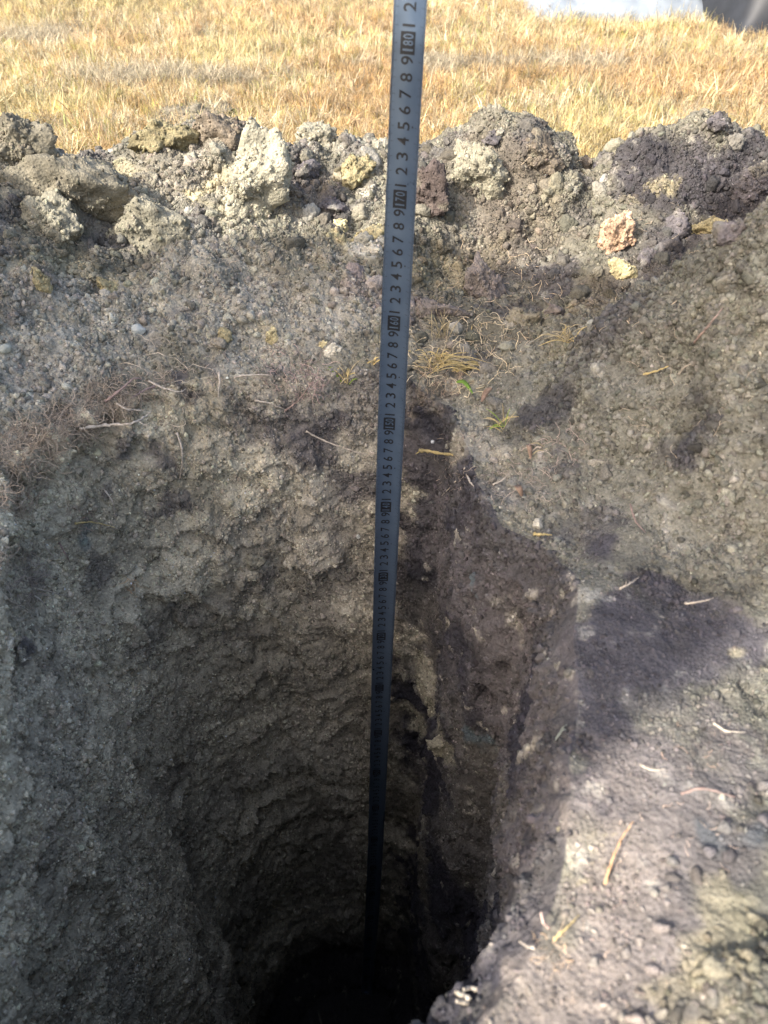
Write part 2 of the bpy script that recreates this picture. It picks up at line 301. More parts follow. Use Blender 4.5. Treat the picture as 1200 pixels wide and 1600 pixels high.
def colour(p, pit):
    """soil colour at points p; pit = True on the pit walls"""
    w = np.stack([fbm(p, 22, 3, 31), fbm(p, 22, 3, 41), fbm(p, 22, 3, 51)], -1) * .035 + np.stack([vn(p, 110, 61), vn(p, 110, 62), vn(p, 110, 63)], -1) * .012
    q = p + w
    n1 = fbm(p, 9, 3, 71); n2 = fbm(p, 60, 3, 81)
    base = np.where(pit[:, None], PITSOIL, OLIVE * .9)
    c = base * (1 - .3 * sstep(-.1, .3, n1)[:, None])
    c = c + (PURPLE - c) * (sstep(.15, .35, fbm(p, 14, 3, 91)) * (.6 - .3 * pit))[:, None]
    # dark humus under the turf, right round the pit
    top = pit * (1 - sstep(.05, .14, -p[:, 2] + w[:, 0])) * (.15 + .4 * sstep(-.15, .0, p[:, 0]))
    c = c + (PURPLE - c) * top[:, None]
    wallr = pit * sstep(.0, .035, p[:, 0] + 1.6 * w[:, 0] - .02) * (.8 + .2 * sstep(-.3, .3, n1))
    c = c + (PURPLE * np.array((.34, .36, .46)) - c) * wallr[:, None]  # purple humus with the right wall's cool shade put into the colour
    fl = pit * sstep(1.25, 1.45, -p[:, 2]); c = c + (PURPLE_D * .6 - c) * fl[:, None]  # deep shade of the pit floor put into the soil colour
    for cc, r, col, s in patches:
        m = np.where(np.abs(q - cc).max(1) < r * 1.4)[0]
        if len(m) == 0: continue
        d = np.linalg.norm(q[m] - cc, axis=1) / r
        k = (s * (1 - sstep(.65, 1.25, d)))[:, None]
        c[m] = c[m] + (col - c[m]) * k
    spk = sstep(.42, .62, n2)
    c = c + (GREY * 1.1 - c) * (spk * .45)[:, None]
    c = c * (1 + .28 * n2[:, None])
    right_shade = sstep(.09, .15, p[:, 0] + w[:, 0]) * (1 - sstep(.62, .78, p[:, 1] + .4 * (p[:, 0] < .2) * 0)) * (~pit)
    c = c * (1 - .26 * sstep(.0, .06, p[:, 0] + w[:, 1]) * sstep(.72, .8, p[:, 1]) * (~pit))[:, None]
    c = c * (1 - right_shade[:, None] * np.array((.33, .3, .24)))                     # shade of the right bank deepened in the soil colour
    dry = pit * (1 - sstep(-.22, -.05, p[:, 0])); c = c * (1 + dry[:, None] * np.array((.26, .22, .1)))  # left pit wall lightened and warmed in the colour to lift its shade
    g_ = c.mean(1, keepdims=True); return g_ + (c - g_) * .9

# full resolution
G, kd = build_grid(1140, 440, 440, 52)
Nn = grid_normals(G)
shape = G.shape[:2]; p = G.reshape(-1, 3).astype(np.float32); n = Nn.reshape(-1, 3)
kdv = np.repeat(kd, shape[1]); pit = kdv < 2
if True:
    tmp = np.stack([CX - p[:, 0], CY - p[:, 1], 0 * p[:, 0]], -1)
    wl = kdv == 1
    flip = (n[wl] * tmp[wl]).sum(1).mean() < 0
    if flip: n[wl] *= -1
    if n[kdv == 2][:, 2].mean() < 0: n[kdv == 2] *= -1
    n[kdv == 0] = (0, 0, 1)
far = np.hypot(p[:, 0] - CX, p[:, 1] - CY) > 1.55
disp = np.zeros(len(p), np.float32)
io = np.where((kdv == 2) & ~far)[0]; q = p[io]
sm = smoothness(q)
heapness = np.maximum(sstep(.0, .05, q[:, 2]), .75 * sstep(.28, .34, np.hypot(q[:, 0] - CX, q[:, 1] - CY)))
amp = (1 - .82 * sm)
wq = q + np.stack([fbm(q, 40, 2, 5), fbm(q, 40, 2, 6), fbm(q, 40, 2, 7)], -1) * .012
F1, F2, ID = worley(wq, 26, 3); f1, f2, _i = worley(wq, 75, 4)
disp[io] = amp * ((.014 * fbm(q, 11, 3, 11) + .010 * fbm(q, 30, 3, 12, .6)) * (.4 + .8 * heapness) + (.35 + .65 * ID) * .016 * np.clip(1 - F1 * 1.15, 0, 1) ** .7 * (.35 + .65 * heapness)
            + .0062 * (1 - f1) - .005 + .0028 * fbm(q, 150, 3, 15, .65)) + (1 - amp) * (.004 * fbm(q, 25, 3, 13) + .0012 * fbm(q, 160, 3, 16))
iw = np.where(kdv == 1)[0]; q = p[iw]
sm = smoothness(q); depth = -q[:, 2]
edge = 1 - .2 * (1 - sstep(0, .03, depth))
nz = fbm(q, 6, 3, 21)
saw = (q[:, 2] * 11 + 1.6 * nz + .5 * fbm(q, 26, 3, 22) + 3.2 * q[:, 0]) % 1.0
terr = (1 - saw) ** 1.4 * sstep(-.35, .35, fbm(q, 8, 2, 23)); terr *= sstep(0, .09, 1 - np.abs(2 * saw - 1) + .0) * .4 + .6
F1, F2, ID = worley(q + np.stack([fbm(q, 50, 2, 24)] * 3, -1) * .006, (44, 44, 62), 8)
stri = vn(q + np.stack([0 * nz, 0 * nz, .01 * fbm(q, 25, 2, 25)], -1), (34, 34, 120), 26) - .5
rough = 1 - .75 * sm
disp[iw] = edge * rough * (.010 * fbm(q, 9, 3, 27) + .013 * terr + .0045 * ID * sstep(0, .3, F2 - F1) + .005 * fbm(q, 42, 3, 30, .6) + .0024 * stri * sstep(.2, .6, depth) + .005 * fbm(q, 95, 4, 28, .65) + .006 * fbm(q, (38, 38, 16), 3, 33)) + (1 - rough) * .0015 * fbm(q, 110, 3, 29)
for c_, r_c, _, k_ in PT((745, 1090, 30, 0, -.035), (790, 1050, 22, 0, -.014), (735, 905, 18, 0, -.010), (675, 1060, 40, 0, .012), (690, 1150, 32, 0, .012), (640, 1120, 26, 0, -.012), (410, 800, 16, 0, -.012), (430, 745, 30, 0, .008), (330, 700, 40, 0, .008),
                        (395, 905, 34, 0, .010), (500, 860, 45, 0, .009), (270, 900, 50, 0, .009), (560, 960, 45, 0, .012), (420, 1010, 30, 0, -.010), (300, 960, 40, 0, -.008), (60, 745, 30, 0, -.014), (130, 690, 40, 0, -.010), (240, 650, 30, 0, -.008), (100, 800, 50, 0, .006), (35, 1040, 30, 0, -.010), (60, 1000, 25, 0, .008)):
    qq = q + .012 * np.stack([fbm(q, 30, 2, 501), fbm(q, 30, 2, 502), fbm(q, 30, 2, 503)], -1)
    disp[iw] += k_ * (1 - sstep(.55, 1.1, np.linalg.norm(qq - c_, axis=1) / r_c))
# continuity at the rim and with the field
cont = np.exp(-np.abs(np.repeat(np.arange(shape[0]), shape[1]) - (8 + 440)) / 5.0)
dsp = disp.reshape(shape); rimrow = 8 + 440
mid = .5 * (dsp[rimrow - 6] + dsp[rimrow + 6])[None, :]
cg = cont.reshape(shape); dsp = dsp * (1 - cg) + mid * cg
nb = Nn * 0 + n.reshape(shape + (3,)); avg = nb[rimrow - 5] + nb[rimrow + 5]; avg /= np.linalg.norm(avg, axis=-1, keepdims=True)
nb = nb * (1 - cg[..., None]) + avg[None] * cg[..., None]
rr_ = np.hypot(p[:, 0] - CX, p[:, 1] - CY).reshape(shape); dsp = dsp * (1 - sstep(1.25, 1.5, rr_) * (kd == 2)[:, None])
GD = G + nb * dsp[..., None]
far2 = (rr_ > 1.5)
GD[..., 2] += np.where(far2 & (kd == 2)[:, None], .012 * fbm(G.reshape(-1, 3), 1.2, 2, 99).reshape(shape) * np.clip(rr_ - 1.5, 0, 1), 0)
_g3 = GD[::3, ::3]; _r3, _c3 = _g3.shape[:2]; _v3 = [Vector(q_) for q_ in _g3[:300].reshape(-1, 3)]; _r3 = len(_g3[:300])
BV = BVHTree.FromPolygons(_v3, [(i * _c3 + j, i * _c3 + (j + 1) % _c3, (i + 1) * _c3 + (j + 1) % _c3, (i + 1) * _c3 + j) for i in range(_r3 - 1) for j in range(_c3)])
# grass thatch mask: outside of the soil
gx, gy, gz = GD[..., 0], GD[..., 1], GD[..., 2]
wob = fbm(np.stack([gx.ravel(), gy.ravel(), 0 * gx.ravel()], -1), 7, 3, 77).reshape(shape)
def grass_mask_xy(x, y, w):
    return np.maximum.reduce([sstep(1.1, 1.16, y + .05 * w), sstep(1.25, 1.4, np.abs(x) + .1 * w), 1 - sstep(-.75, -.55, y + .1 * w)])
thatch = grass_mask_xy(gx, gy, wob) * (kd == 2)[:, None] * (1 - sstep(.012, .03, G[..., 2]))
col = np.zeros((p.shape[0], 3))
nearm = (rr_ < 1.75).ravel()
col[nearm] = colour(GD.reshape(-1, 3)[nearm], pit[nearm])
tc = THATCH * (1 + .35 * fbm(GD.reshape(-1, 3), 25, 3, 78))[:, None]
tcol = thatch.ravel()[:, None]; tcol[~nearm] = 1
col = np.clip(col + (tc - col) * tcol, .01, .9)
print('surface', time.time() - T0)

# split the surface into its parts
ri = np.arange(shape[0] - 1); cxq = GD[:-1, :, 0]; cyq = GD[:-1, :, 1]; hq = G[:-1, :, 2]; wq2 = wob[:-1]
lab = np.zeros((shape[0] - 1, shape[1]), np.int8)               # 0 ground
lab[(kd[:-1] < 2)] = 1                                        # pit
outm = (kd[:-1] == 2)[:, None]
isheap = outm & (hq > .012 + .004 * wq2) & (rr_[:-1] < 1.7)
lh = isheap & (cxq < .045 + .02 * wq2); rh = isheap & ~lh
nearh = rh & (cyq < .76 + .1 * (cxq - .3))
lab[lh] = 2; lab[rh] = 3; lab[nearh] = 4
def mesh_from_grid(name, m):
    r, c = np.where(m); W = shape[1]; c2 = (c + 1) % W
    q = np.stack([r * W + c, r * W + c2, (r + 1) * W + c2, (r + 1) * W + c], -1)
    u, inv = np.unique(q, return_inverse=True); q = inv.reshape(-1, 4)
    # orientation
    a = GD.reshape(-1, 3)[u]; f0 = q[len(q) // 2]
    me = bpy.data.meshes.new(name); me.vertices.add(len(u)); me.vertices.foreach_set('co', a.astype(np.float32).ravel())
    me.loops.add(q.size); me.loops.foreach_set('vertex_index', q.astype(np.int32).ravel())
    me.polygons.add(len(q)); me.polygons.foreach_set('loop_start', np.arange(0, q.size, 4, dtype=np.int32)); me.polygons.foreach_set('loop_total', np.full(len(q), 4, np.int32))
    me.polygons.foreach_set('use_smooth', np.ones(len(q), bool)); me.update(calc_edges=True)
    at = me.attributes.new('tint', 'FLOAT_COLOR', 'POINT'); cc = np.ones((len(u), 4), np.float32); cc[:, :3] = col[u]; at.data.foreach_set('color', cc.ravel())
    me.materials.append(M_SOIL)
    o = bpy.data.objects.new(name, me); link(o); return o
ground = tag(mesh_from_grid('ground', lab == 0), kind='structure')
pitw = tag(mesh_from_grid('pit', lab == 1), kind='structure')
heapL = tag(mesh_from_grid('soil_heap', lab == 2), 'wide pale grey heap of crumbly dug soil on the left behind the pit', 'soil heap')
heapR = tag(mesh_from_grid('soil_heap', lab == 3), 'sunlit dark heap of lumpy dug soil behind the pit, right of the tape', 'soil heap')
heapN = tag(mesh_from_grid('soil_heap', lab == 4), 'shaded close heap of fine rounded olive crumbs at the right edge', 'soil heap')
# centre of the floor
print('meshes', time.time() - T0)

# ------------------------------------------------------------------ scatter (geometry nodes instances) for what nobody could count
def ico(name, sub, fn, m):
    import bmesh
    bm = bmesh.new(); bmesh.ops.create_icosphere(bm, subdivisions=sub, radius=1.0)
    v = np.array([x.co for x in bm.verts]); v = fn(v)
    for x, c in zip(bm.verts, v): x.co = c
    for f in bm.faces: f.smooth = True
    me = bpy.data.meshes.new(name); bm.to_mesh(me); bm.free()
    if m: me.materials.append(m)
    return me
def cut(v, seed, n_, lo, hi):
    rs = np.random.default_rng(seed); a = rs.normal(0, 1, (n_, 3)); a /= np.linalg.norm(a, axis=1, keepdims=True); dk = rs.uniform(lo, hi, n_)
    dt = v @ a.T; return v * np.minimum(np.where(dt > .05, dk / np.maximum(dt, .05), 9).min(1), 1.2)[:, None]
def crumb_fn(seed):
    def f(v):
        v = cut(v, seed + 50, 9, .5, .9)
        r = 1 + .5 * fbm(v + seed * 9.1, 1.2, 2, seed) + .3 * fbm(v + seed * 3.3, 3.2, 2, seed + 5)
        return v * r[:, None] * np.array((1, .82, .7))
    return f
crumb_protos = [bpy.data.objects.new('crumb_shape', ico('crumb_shape', 2, crumb_fn(k + 1), M_CRUMB)) for k in range(7)]
def clodlet_fn(seed):
    def f(v):
        v = cut(v, seed + 90, 9, .5, .85); nn = v / np.linalg.norm(v, axis=1, keepdims=True)
        return (v + nn * (.22 * fbm(v + seed, 1.5, 3, seed) + .24 * fbm(v + seed, 5, 3, seed + 3, .75) + .16 * (1 - worley(v + seed, 4, seed)[0]))[:, None]) * np.array((1, .8, .75))
    return f
clodlets = [bpy.data.objects.new('clod_shape', ico('clod_shape', 4, clodlet_fn(k + 1), M_CRUMB)) for k in range(7)]
def scatter(name, pts, scl, rot, tint, protos, parent=None, label=None, cat=None):
    nP = len(pts); me = bpy.data.meshes.new(name); me.vertices.add(nP); me.vertices.foreach_set('co', np.asarray(pts, np.float32).ravel())
    a = me.attributes.new('scl', 'FLOAT', 'POINT'); a.data.foreach_set('value', np.asarray(scl, np.float32))
    a = me.attributes.new('rot', 'FLOAT_VECTOR', 'POINT'); a.data.foreach_set('vector', np.asarray(rot, np.float32).ravel())
    a = me.attributes.new('idx', 'INT', 'POINT'); a.data.foreach_set('value', rng.integers(0, len(protos), nP).astype(np.int32))
    a = me.attributes.new('tint', 'FLOAT_COLOR', 'POINT'); c = np.ones((nP, 4), np.float32); c[:, :3] = tint; a.data.foreach_set('color', c.ravel())
    o = bpy.data.objects.new(name, me); link(o, parent); tag(o, label, cat, kind='stuff')
    ng = bpy.data.node_groups.new(name, 'GeometryNodeTree'); ng.interface.new_socket('Geometry', in_out='INPUT', socket_type='NodeSocketGeometry'); ng.interface.new_socket('Geometry', in_out='OUTPUT', socket_type='NodeSocketGeometry')
    L = ng.links.new; gi = ng.nodes.new('NodeGroupInput'); go = ng.nodes.new('NodeGroupOutput')
    iop = ng.nodes.new('GeometryNodeInstanceOnPoints'); jn = ng.nodes.new('GeometryNodeJoinGeometry')
    for pr in reversed(protos):
        oi = ng.nodes.new('GeometryNodeObjectInfo'); oi.inputs['Object'].default_value = pr; oi.inputs['As Instance'].default_value = True; L(oi.outputs['Geometry'], jn.inputs[0])
    def na(nm, t):
        x = ng.nodes.new('GeometryNodeInputNamedAttribute'); x.data_type = t; x.inputs['Name'].default_value = nm; return x.outputs['Attribute']
    e2r = ng.nodes.new('FunctionNodeEulerToRotation'); L(na('rot', 'FLOAT_VECTOR'), e2r.inputs[0])
    L(gi.outputs[0], iop.inputs['Points']); L(jn.outputs[0], iop.inputs['Instance']); iop.inputs['Pick Instance'].default_value = True
    L(na('idx', 'INT'), iop.inputs['Instance Index']); L(e2r.outputs[0], iop.inputs['Rotation']); L(na('scl', 'FLOAT'), iop.inputs['Scale']); L(iop.outputs[0], go.inputs[0])
    md = o.modifiers.new('scatter', 'NODES'); md.node_group = ng
    return o
area = np.linalg.norm(np.cross(GD[1:, :] - GD[:-1, :], np.roll(GD, -1, 1)[:-1] - GD[:-1]), axis=-1)
# what the frame (with a wide margin) can see
def infr(X, margin=.35):
    v = X - np.array(CAM); d = v[..., 1] * cp - v[..., 2] * sp_; u = v[..., 1] * sp_ + v[..., 2] * cp
    d = np.maximum(d, 1e-3)
    return (np.abs(v[..., 0] / d) < .5 + margin) & (np.abs(u / d) < .667 + margin) & (d > .05)
vis = infr(GD[:-1])
SMO = smoothness(GD.reshape(-1, 3)).reshape(shape)[:-1]
def sample(mask_density, per_m2):
    w = area * mask_density * (vis + .12 * ~vis); tot = w.sum(); k = int(tot * per_m2)
    idx = rng.choice(w.size, k, p=(w / tot).ravel()); r, c = np.divmod(idx, shape[1]); c2 = (c + 1) % shape[1]
    a, b = rng.random((k, 1)), rng.random((k, 1))
    P_ = (GD[r, c] * (1 - a) + GD[r + 1, c] * a) * (1 - b) + (GD[r, c2] * (1 - a) + GD[r + 1, c2] * a) * b
    return P_, nb[r, c], col[r * shape[1] + c], idx
def lognorm(k, med, sig, lo, hi): return np.clip(med * np.exp(sig * rng.standard_normal(k)), lo, hi)
def jitter(c, amt=.3): 
    k = len(c); j = 1 + amt * rng.standard_normal((k, 1)); h = 1 + .02 * rng.standard_normal((k, 3))
    return np.clip(c * np.clip(j, .45, 1.4) * h, .015, .85)
def clump(P_, s, thr, seed): return sstep(thr - .15, thr + .15, fbm(P_, s, 3, seed))
def crumbs(parent, mask, per, med, sig, lo, hi, sink, name='soil_crumbs', pale=.06):
    P_, N_, c_, _ = sample(mask, per); k = len(P_)
    s = lognorm(k, med, sig, lo, hi)
    keep = rng.random(k) < (.35 + .65 * clump(P_, 35, -.05, 301)); P_, N_, c_, s = P_[keep], N_[keep], c_[keep], s[keep]; k = len(P_)
    P_ = P_ - N_ * (s * sink)[:, None] * rng.uniform(-.2, 1.2, (k, 1))
    c = jitter(c_ * 1.02); w = (rng.random(k) < pale) & (s < med * 1.5); c[w] = jitter(c[w] * 1.5)
    return scatter(name, P_, s, rng.uniform(0, 6.28, (k, 3)), c, clodlets if name == 'broken_clods' else crumb_protos, parent)
L2, L3, L4, L0, L1 = (lab == 2), (lab == 3), (lab == 4), (lab == 0), (lab == 1)
nearL0 = L0 & (rr_[:-1] < 1.5) & (thatch[:-1] < .5)
RG = np.clip(1 - 1.0 * SMO, .03, 1)
crumbs(heapL, L2 * RG, 230000, .0012, .6, .0005, .007, .1)
crumbs(heapR, L3 * RG, 230000, .0013, .52, .0006, .007, .1)
crumbs(heapN, L4 * RG, 230000, .0014, .5, .0006, .0055, .1)
crumbs(heapL, L2 * RG, 1500, .006, .45, .003, .015, .4, 'broken_clods', 0.0); crumbs(heapR, L3 * RG, 1700, .0065, .45, .003, .016, .4, 'broken_clods', 0.0); crumbs(heapN, L4 * RG, 700, .005, .3, .003, .009, .4, 'broken_clods', 0.0)
crumbs(ground, nearL0 * RG * (cyq > .5), 1500, .005, .4, .003, .012, .4, 'broken_clods', 0.0)
crumbs(ground, nearL0 * RG, 200000, .0012, .45, .0006, .004, .2)
crumbs(ground, nearL0 * SMO, 260000, .00065, .5, .0003, .002, .1)
zq = -G[:-1, :, 2]
crumbs(pitw, L1 * RG * (.25 + .75 * (1 - sstep(.3, .9, zq))), 170000, .0012, .5, .0005, .0042, .15, pale=.1)
print('crumbs', time.time() - T0)

# ------------------------------------------------------------------ tape measure
def mesh_obj(name, verts, faces, m, parent=None, smooth=True, midx=None):
    me = bpy.data.meshes.new(name); me.from_pydata([tuple(map(float, v)) for v in verts], [], [tuple(map(int, f)) for f in faces])
    for mm in (m if isinstance(m, (list, tuple)) else [m]): me.materials.append(mm)
    me.polygons.foreach_set('use_smooth', [smooth] * len(me.polygons)); me.update()
    return link(bpy.data.objects.new(name, me), parent)
m, nt, b = mat('tape_steel'); b.inputs['Base Color'].default_value = (.20, .235, .29, 1); b.inputs['Metallic'].default_value = .6; b.inputs['Roughness'].default_value = .38
nz_ = N(nt, 'ShaderNodeTexNoise'); nz_.inputs['Scale'].default_value = 60; nz_.inputs['Detail'].default_value = 6
geo = N(nt, 'ShaderNodeNewGeometry'); nt.links.new(geo.outputs['Position'], nz_.inputs['Vector'])
mr = N(nt, 'ShaderNodeMapRange'); mr.inputs['To Min'].default_value = .2; mr.inputs['To Max'].default_value = .45; nt.links.new(nz_.outputs[0], mr.inputs[0]); nt.links.new(mr.outputs[0], b.inputs['Roughness'])
cr = N(nt, 'ShaderNodeMix', data_type='RGBA'); cr.inputs[6].default_value = (.085, .125, .195, 1); cr.inputs[7].default_value = (.15, .2, .275, 1); nt.links.new(nz_.outputs[0], cr.inputs[0]); nt.links.new(cr.outputs[2], b.inputs['Base Color'])
M_TAPE = m
m, nt, b = mat('tape_print'); b.inputs['Base Color'].default_value = (.006, .007, .01, 1); b.inputs['Roughness'].default_value = .45; M_INK = m
TZ0 = -1.497
def tape_frame(t):                                        # t: reading in metres
    z = t - 1.5; x = -.038 + .0322 * t + .003 * math.sin(t * 3.1); y = .583 + .004 * math.sin(t * 2.3)
    yaw = R(-4 - 31 * float(sstep(1.25, 1.9, t))); return Vector((x, y, z)), yaw
def tape_pt(t, w, lift=0.0):                              # w across the blade in metres, -.0125..+.0125, seen from the camera left to right
    c, yaw = tape_frame(t); sag = .0044 * (w / .0125) ** 2
    lx, ly = w * .985, -(sag) - lift
    return c + Vector((lx * math.cos(yaw) - ly * math.sin(yaw), lx * math.sin(yaw) + ly * math.cos(yaw), 0))
tape = tag(empty('tape_measure', tape_pt(0, 0)), 'blue grey steel tape measure with black numerals hanging straight down into the pit', 'tape measure')
def tp(*a): return tape_pt(*a) - tape.location
vs, fs = [], []
ts = np.linspace(.003, 2.05, 200); ws = np.linspace(-.0125, .0125, 13)
for t in ts:
    for w in ws: vs.append(tp(t, w, 0))
    for w in ws[::-1]: vs.append(tp(t, w, -.0003))
K = 26
for i in range(len(ts) - 1):
    for j in range(K): fs.append((i * K + j, i * K + (j + 1) % K, (i + 1) * K + (j + 1) % K, (i + 1) * K + j))
mesh_obj('blade', vs, fs, M_TAPE, tape)
hk = []; hf = []
for a, (yy, zz) in enumerate([(-.001, .0), (-.001, .012), (.0005, .012), (.0005, .0015), (.011, .0015), (.011, 0)]):
    for xx in (-.009, .009): hk.append((xx, yy, zz))
for a in range(6): hf.append((a * 2, a * 2 + 1, ((a + 1) % 6) * 2 + 1, ((a + 1) % 6) * 2))
mesh_obj('hook', hk, hf, M_TAPE, tape, False)
nv, nf = [], []
_cache = {}
def glyph(ch, bold=.012):
    if ch not in _cache:
        cu = bpy.data.curves.new('g', 'FONT'); cu.body = ch; cu.size = 1; cu.align_x = 'LEFT'; cu.fill_mode = 'BOTH'; cu.offset = bold; cu.resolution_u = 4
        o = bpy.data.objects.new('g', cu); scene.collection.objects.link(o); dg = bpy.context.evaluated_depsgraph_get()
        me = o.evaluated_get(dg).to_mesh(); v = np.array([x.co[:2] for x in me.vertices]); f = [tuple(x.vertices) for x in me.polygons]
        bpy.data.objects.remove(o); mn, mx = v.min(0), v.max(0); _cache[ch] = ((v - mn) / (mx - mn), f, (mx - mn)[0] / (mx - mn)[1])
    return _cache[ch]
def put_glyph(ch, t0, t1, w0, w1, lift=.00015, dst=None):  # reading direction runs up the tape, tops of the digits point left
    v, f, asp = glyph(ch); k = len(dst[0])
    for x, y in v: dst[0].append(tp(t0 + (t1 - t0) * x, w0 + (w1 - w0) * (1 - y) if False else w1 + (w0 - w1) * y, lift))
    for q in f: dst[1].append(tuple(i + k for i in q))
ink = ([], []); lite = ([], [])
W0, W1 = -.0068, .0022
for cm in range(2, 204):
    t = cm / 100
    if cm % 10:
        ch = str(cm % 10); wd = .0052 if ch != '1' else .0014
        put_glyph(ch, t - wd / 2, t + wd / 2, W0, W1, .00015, ink)
        if ch == '5':
            k = len(ink[0])
            for a, b_ in ((-.0006, .0042), (.0006, .0042), (.0006, .0054), (-.0006, .0054)): ink[0].append(tp(t + a, b_, .00015))
            ink[1].append((k, k + 1, k + 2, k + 3))
    else:
        k = len(ink[0]); lo_, hi_ = t - .0066, t + .0066
        for a in np.linspace(W0 - .0008, W1 + .0008, 7): ink[0].append(tp(lo_, a, .00012)); ink[0].append(tp(hi_, a, .00012))
        for a in range(6): ink[1].append((k + 2 * a, k + 2 * a + 1, k + 2 * a + 3, k + 2 * a + 2))
        lite = ([], []); st_ = str(cm); n_ = len(st_); wd = .0112 / max(n_, 2)
        for q, ch in enumerate(st_):
            c0 = t - .0056 + wd * q + (0 if n_ > 1 else wd * .5); a_, b_ = (.3, .62) if ch == '1' else (.12, .9)
            put_glyph(ch, c0 + wd * a_, c0 + wd * b_, W0 + .0008, W1 - .0008, .00028, lite)
        mesh_obj('decade_numeral', *lite, M_TAPE, tape, False)
mesh_obj('numeral', *ink, M_INK, tape, False)
tk = ([], [])
for mm_ in range(10, 2040):
    t = mm_ / 1000; ln = .0052 if mm_ % 10 == 0 else (.0036 if mm_ % 5 == 0 else .0022); hw = .00011
    for side in (1, -1):
        k = len(tk[0]); e = .0123 * side; i_ = e - ln * side * (1 if side > 0 else .55)
        for a, b_ in ((t - hw, e), (t + hw, e), (t + hw, i_), (t - hw, i_)): tk[0].append(tp(a, b_, .00015))
        tk[1].append((k, k + 1, k + 2, k + 3))
tag(mesh_obj('tick_marks', *tk, M_INK, tape, False), kind='stuff')

# ------------------------------------------------------------------ clods of soil
def rotm(e): return np.array(Euler(e).to_matrix())
def clod(px, py, wpx, hpx, dp, tint, label, e=(0, 0, 0), box=.0, sub=5, sink=.25, name='soil_clod', cat='clod', rough=1.0, seed=[0], crumb=True, group=None, up=0.0):
    seed[0] += 1; sd_ = seed[0]
    loc, nor = hit(px, py); mp = mpp(loc); a, b_, c_ = wpx * mp / 2, hpx * mp / 2, dp * (wpx + hpx) / 2 * mp / 2
    def f(v):
        if box: 
            rs = np.random.default_rng(sd_); nn_ = rs.normal(0, 1, (11, 3)); nn_ /= np.linalg.norm(nn_, axis=1, keepdims=True); dk = rs.uniform(.5, .85, 11)
            dt = v @ nn_.T; rk = np.where(dt > .05, dk / np.maximum(dt, .05), 9).min(1); v = v * np.minimum(rk, 1.25)[:, None]
        v = v * np.array((a, c_, b_)); s = (a + b_) / 2
        nn = v / (np.linalg.norm(v, axis=1, keepdims=True) + 1e-9); q = v + sd_ * 3.7
        d = s * .42 * fbm(q, 1.5 / s, 4, sd_, .65) + rough * (min(s * .16, .004) * np.maximum(0, 1 - worley(q, 110, sd_)[0] * 1.2) + min(.0026, s * .12) * fbm(q, 230, 3, sd_ + 3, .7))
        return v + nn * d[:, None]
    me = ico(name, sub, f, M_SOIL)
    rm = rotm(e); co = np.array([v.co for v in me.vertices]) @ rm.T
    me.vertices.foreach_set('co', co.astype(np.float32).ravel()); me.update()
    o = bpy.data.objects.new(name, me); o.location = loc + nor * (c_ * .5 * (1 - 2 * sink) - c_ * .36) + Vector((0, 0, up)); link(o)
    tag(o, label, cat, group)
    tint = np.array(tint); q = co + np.array(o.location)
    k = (1 + .35 * fbm(q, 90, 3, sd_ + 9) + .25 * fbm(q, 35, 2, sd_))[:, None]; cc = np.ones((len(co), 4), np.float32)
    alt = OLIVE if tint.mean() < .13 else tint * .6
    cc[:, :3] = np.clip((tint + (alt - tint) * (sstep(.1, .5, fbm(q, 50, 3, sd_ + 2)) * .45)[:, None]) * k, .01, .9)
    at = me.attributes.new('tint', 'FLOAT_COLOR', 'POINT'); at.data.foreach_set('color', cc.ravel())
    if crumb:
        nvt = np.zeros(len(co) * 3, np.float32); me.vertices.foreach_get('normal', nvt); nvt = nvt.reshape(-1, 3)
        ar = 4 * math.pi * ((a * b_ + b_ * c_ + a * c_) / 3); k = int(min(len(co), ar * 50000)); ix = rng.choice(len(co), k, replace=False)
        s = lognorm(k, .0017, .4, .0008, .004) * min(1, (a + b_) / .02)
        ch = scatter('soil_crumbs', co[ix] - nvt[ix] * (s * .2)[:, None], s, rng.uniform(0, 6.28, (k, 3)), jitter(cc[ix, :3]), crumb_protos, o)
    return o
clod(345, 205, 105, 62, .9, BROWN * 1.1, 'overhanging brown clod on the crest of the left heap, right end of its flat cap', (0, .1, .3), .6)
clod(250, 215, 90, 60, .9, YELLOW * .55, 'pale crumbly clod under the flat cap of the left heap', (0, -.2, .1), .4)
clod(300, 186, 150, 22, 1.6, OLIVE_D, 'flat dark slab capping the highest point of the left heap', (0, .04, .2), .7, sink=.1)
clod(323, 174, 15, 12, 1, PURPLE, 'tiny black crumb perched on top of the flat slab', box=.3, sub=3, sink=-.4, crumb=False)
clod(385, 300, 92, 170, .7, OLIVE * 1.25, 'tall upright olive clod with a pale left edge in the middle of the left heap', (.25, .32, .5), .75, sink=.1)
clod(235, 350, 150, 82, .9, OLIVE * .95, 'wide grey clod with a dark hollow under it on the left heap', (.1, .25, .2), .6, sink=.05)
clod(100, 300, 190, 90, .8, OLIVE_D * 1.1, 'broad shaded clod forming a shelf at the upper left edge', (0, .22, .1), .6)
clod(28, 232, 95, 95, .9, OLIVE_D, 'big dark clod cut by the left edge of the picture at the heap crest', (0, 0, .4), .5, sink=0)
clod(85, 360, 70, 110, .7, OLIVE, 'rounded clod leaning below the shaded shelf', (.2, -.2, .3), .4)
clod(62, 440, 34, 36, 1, YELLOW * .75, 'small round yellowish clod in the shaded left heap', box=.2, sub=4)
clod(170, 452, 38, 38, 1, YELLOW * .7, 'small yellowish clod beside a purple hollow in the left heap', box=.2, sub=4)
clod(672, 312, 66, 82, .9, (.09, .07, .062), 'dark brown rounded clod overhanging a shadow just right of the tape', (.1, .3, .2), .45, sink=-.2)
clod(642, 225, 34, 46, .9, (.06, .055, .055), 'small dark clod on the crest just right of the tape', box=.3, sub=4)
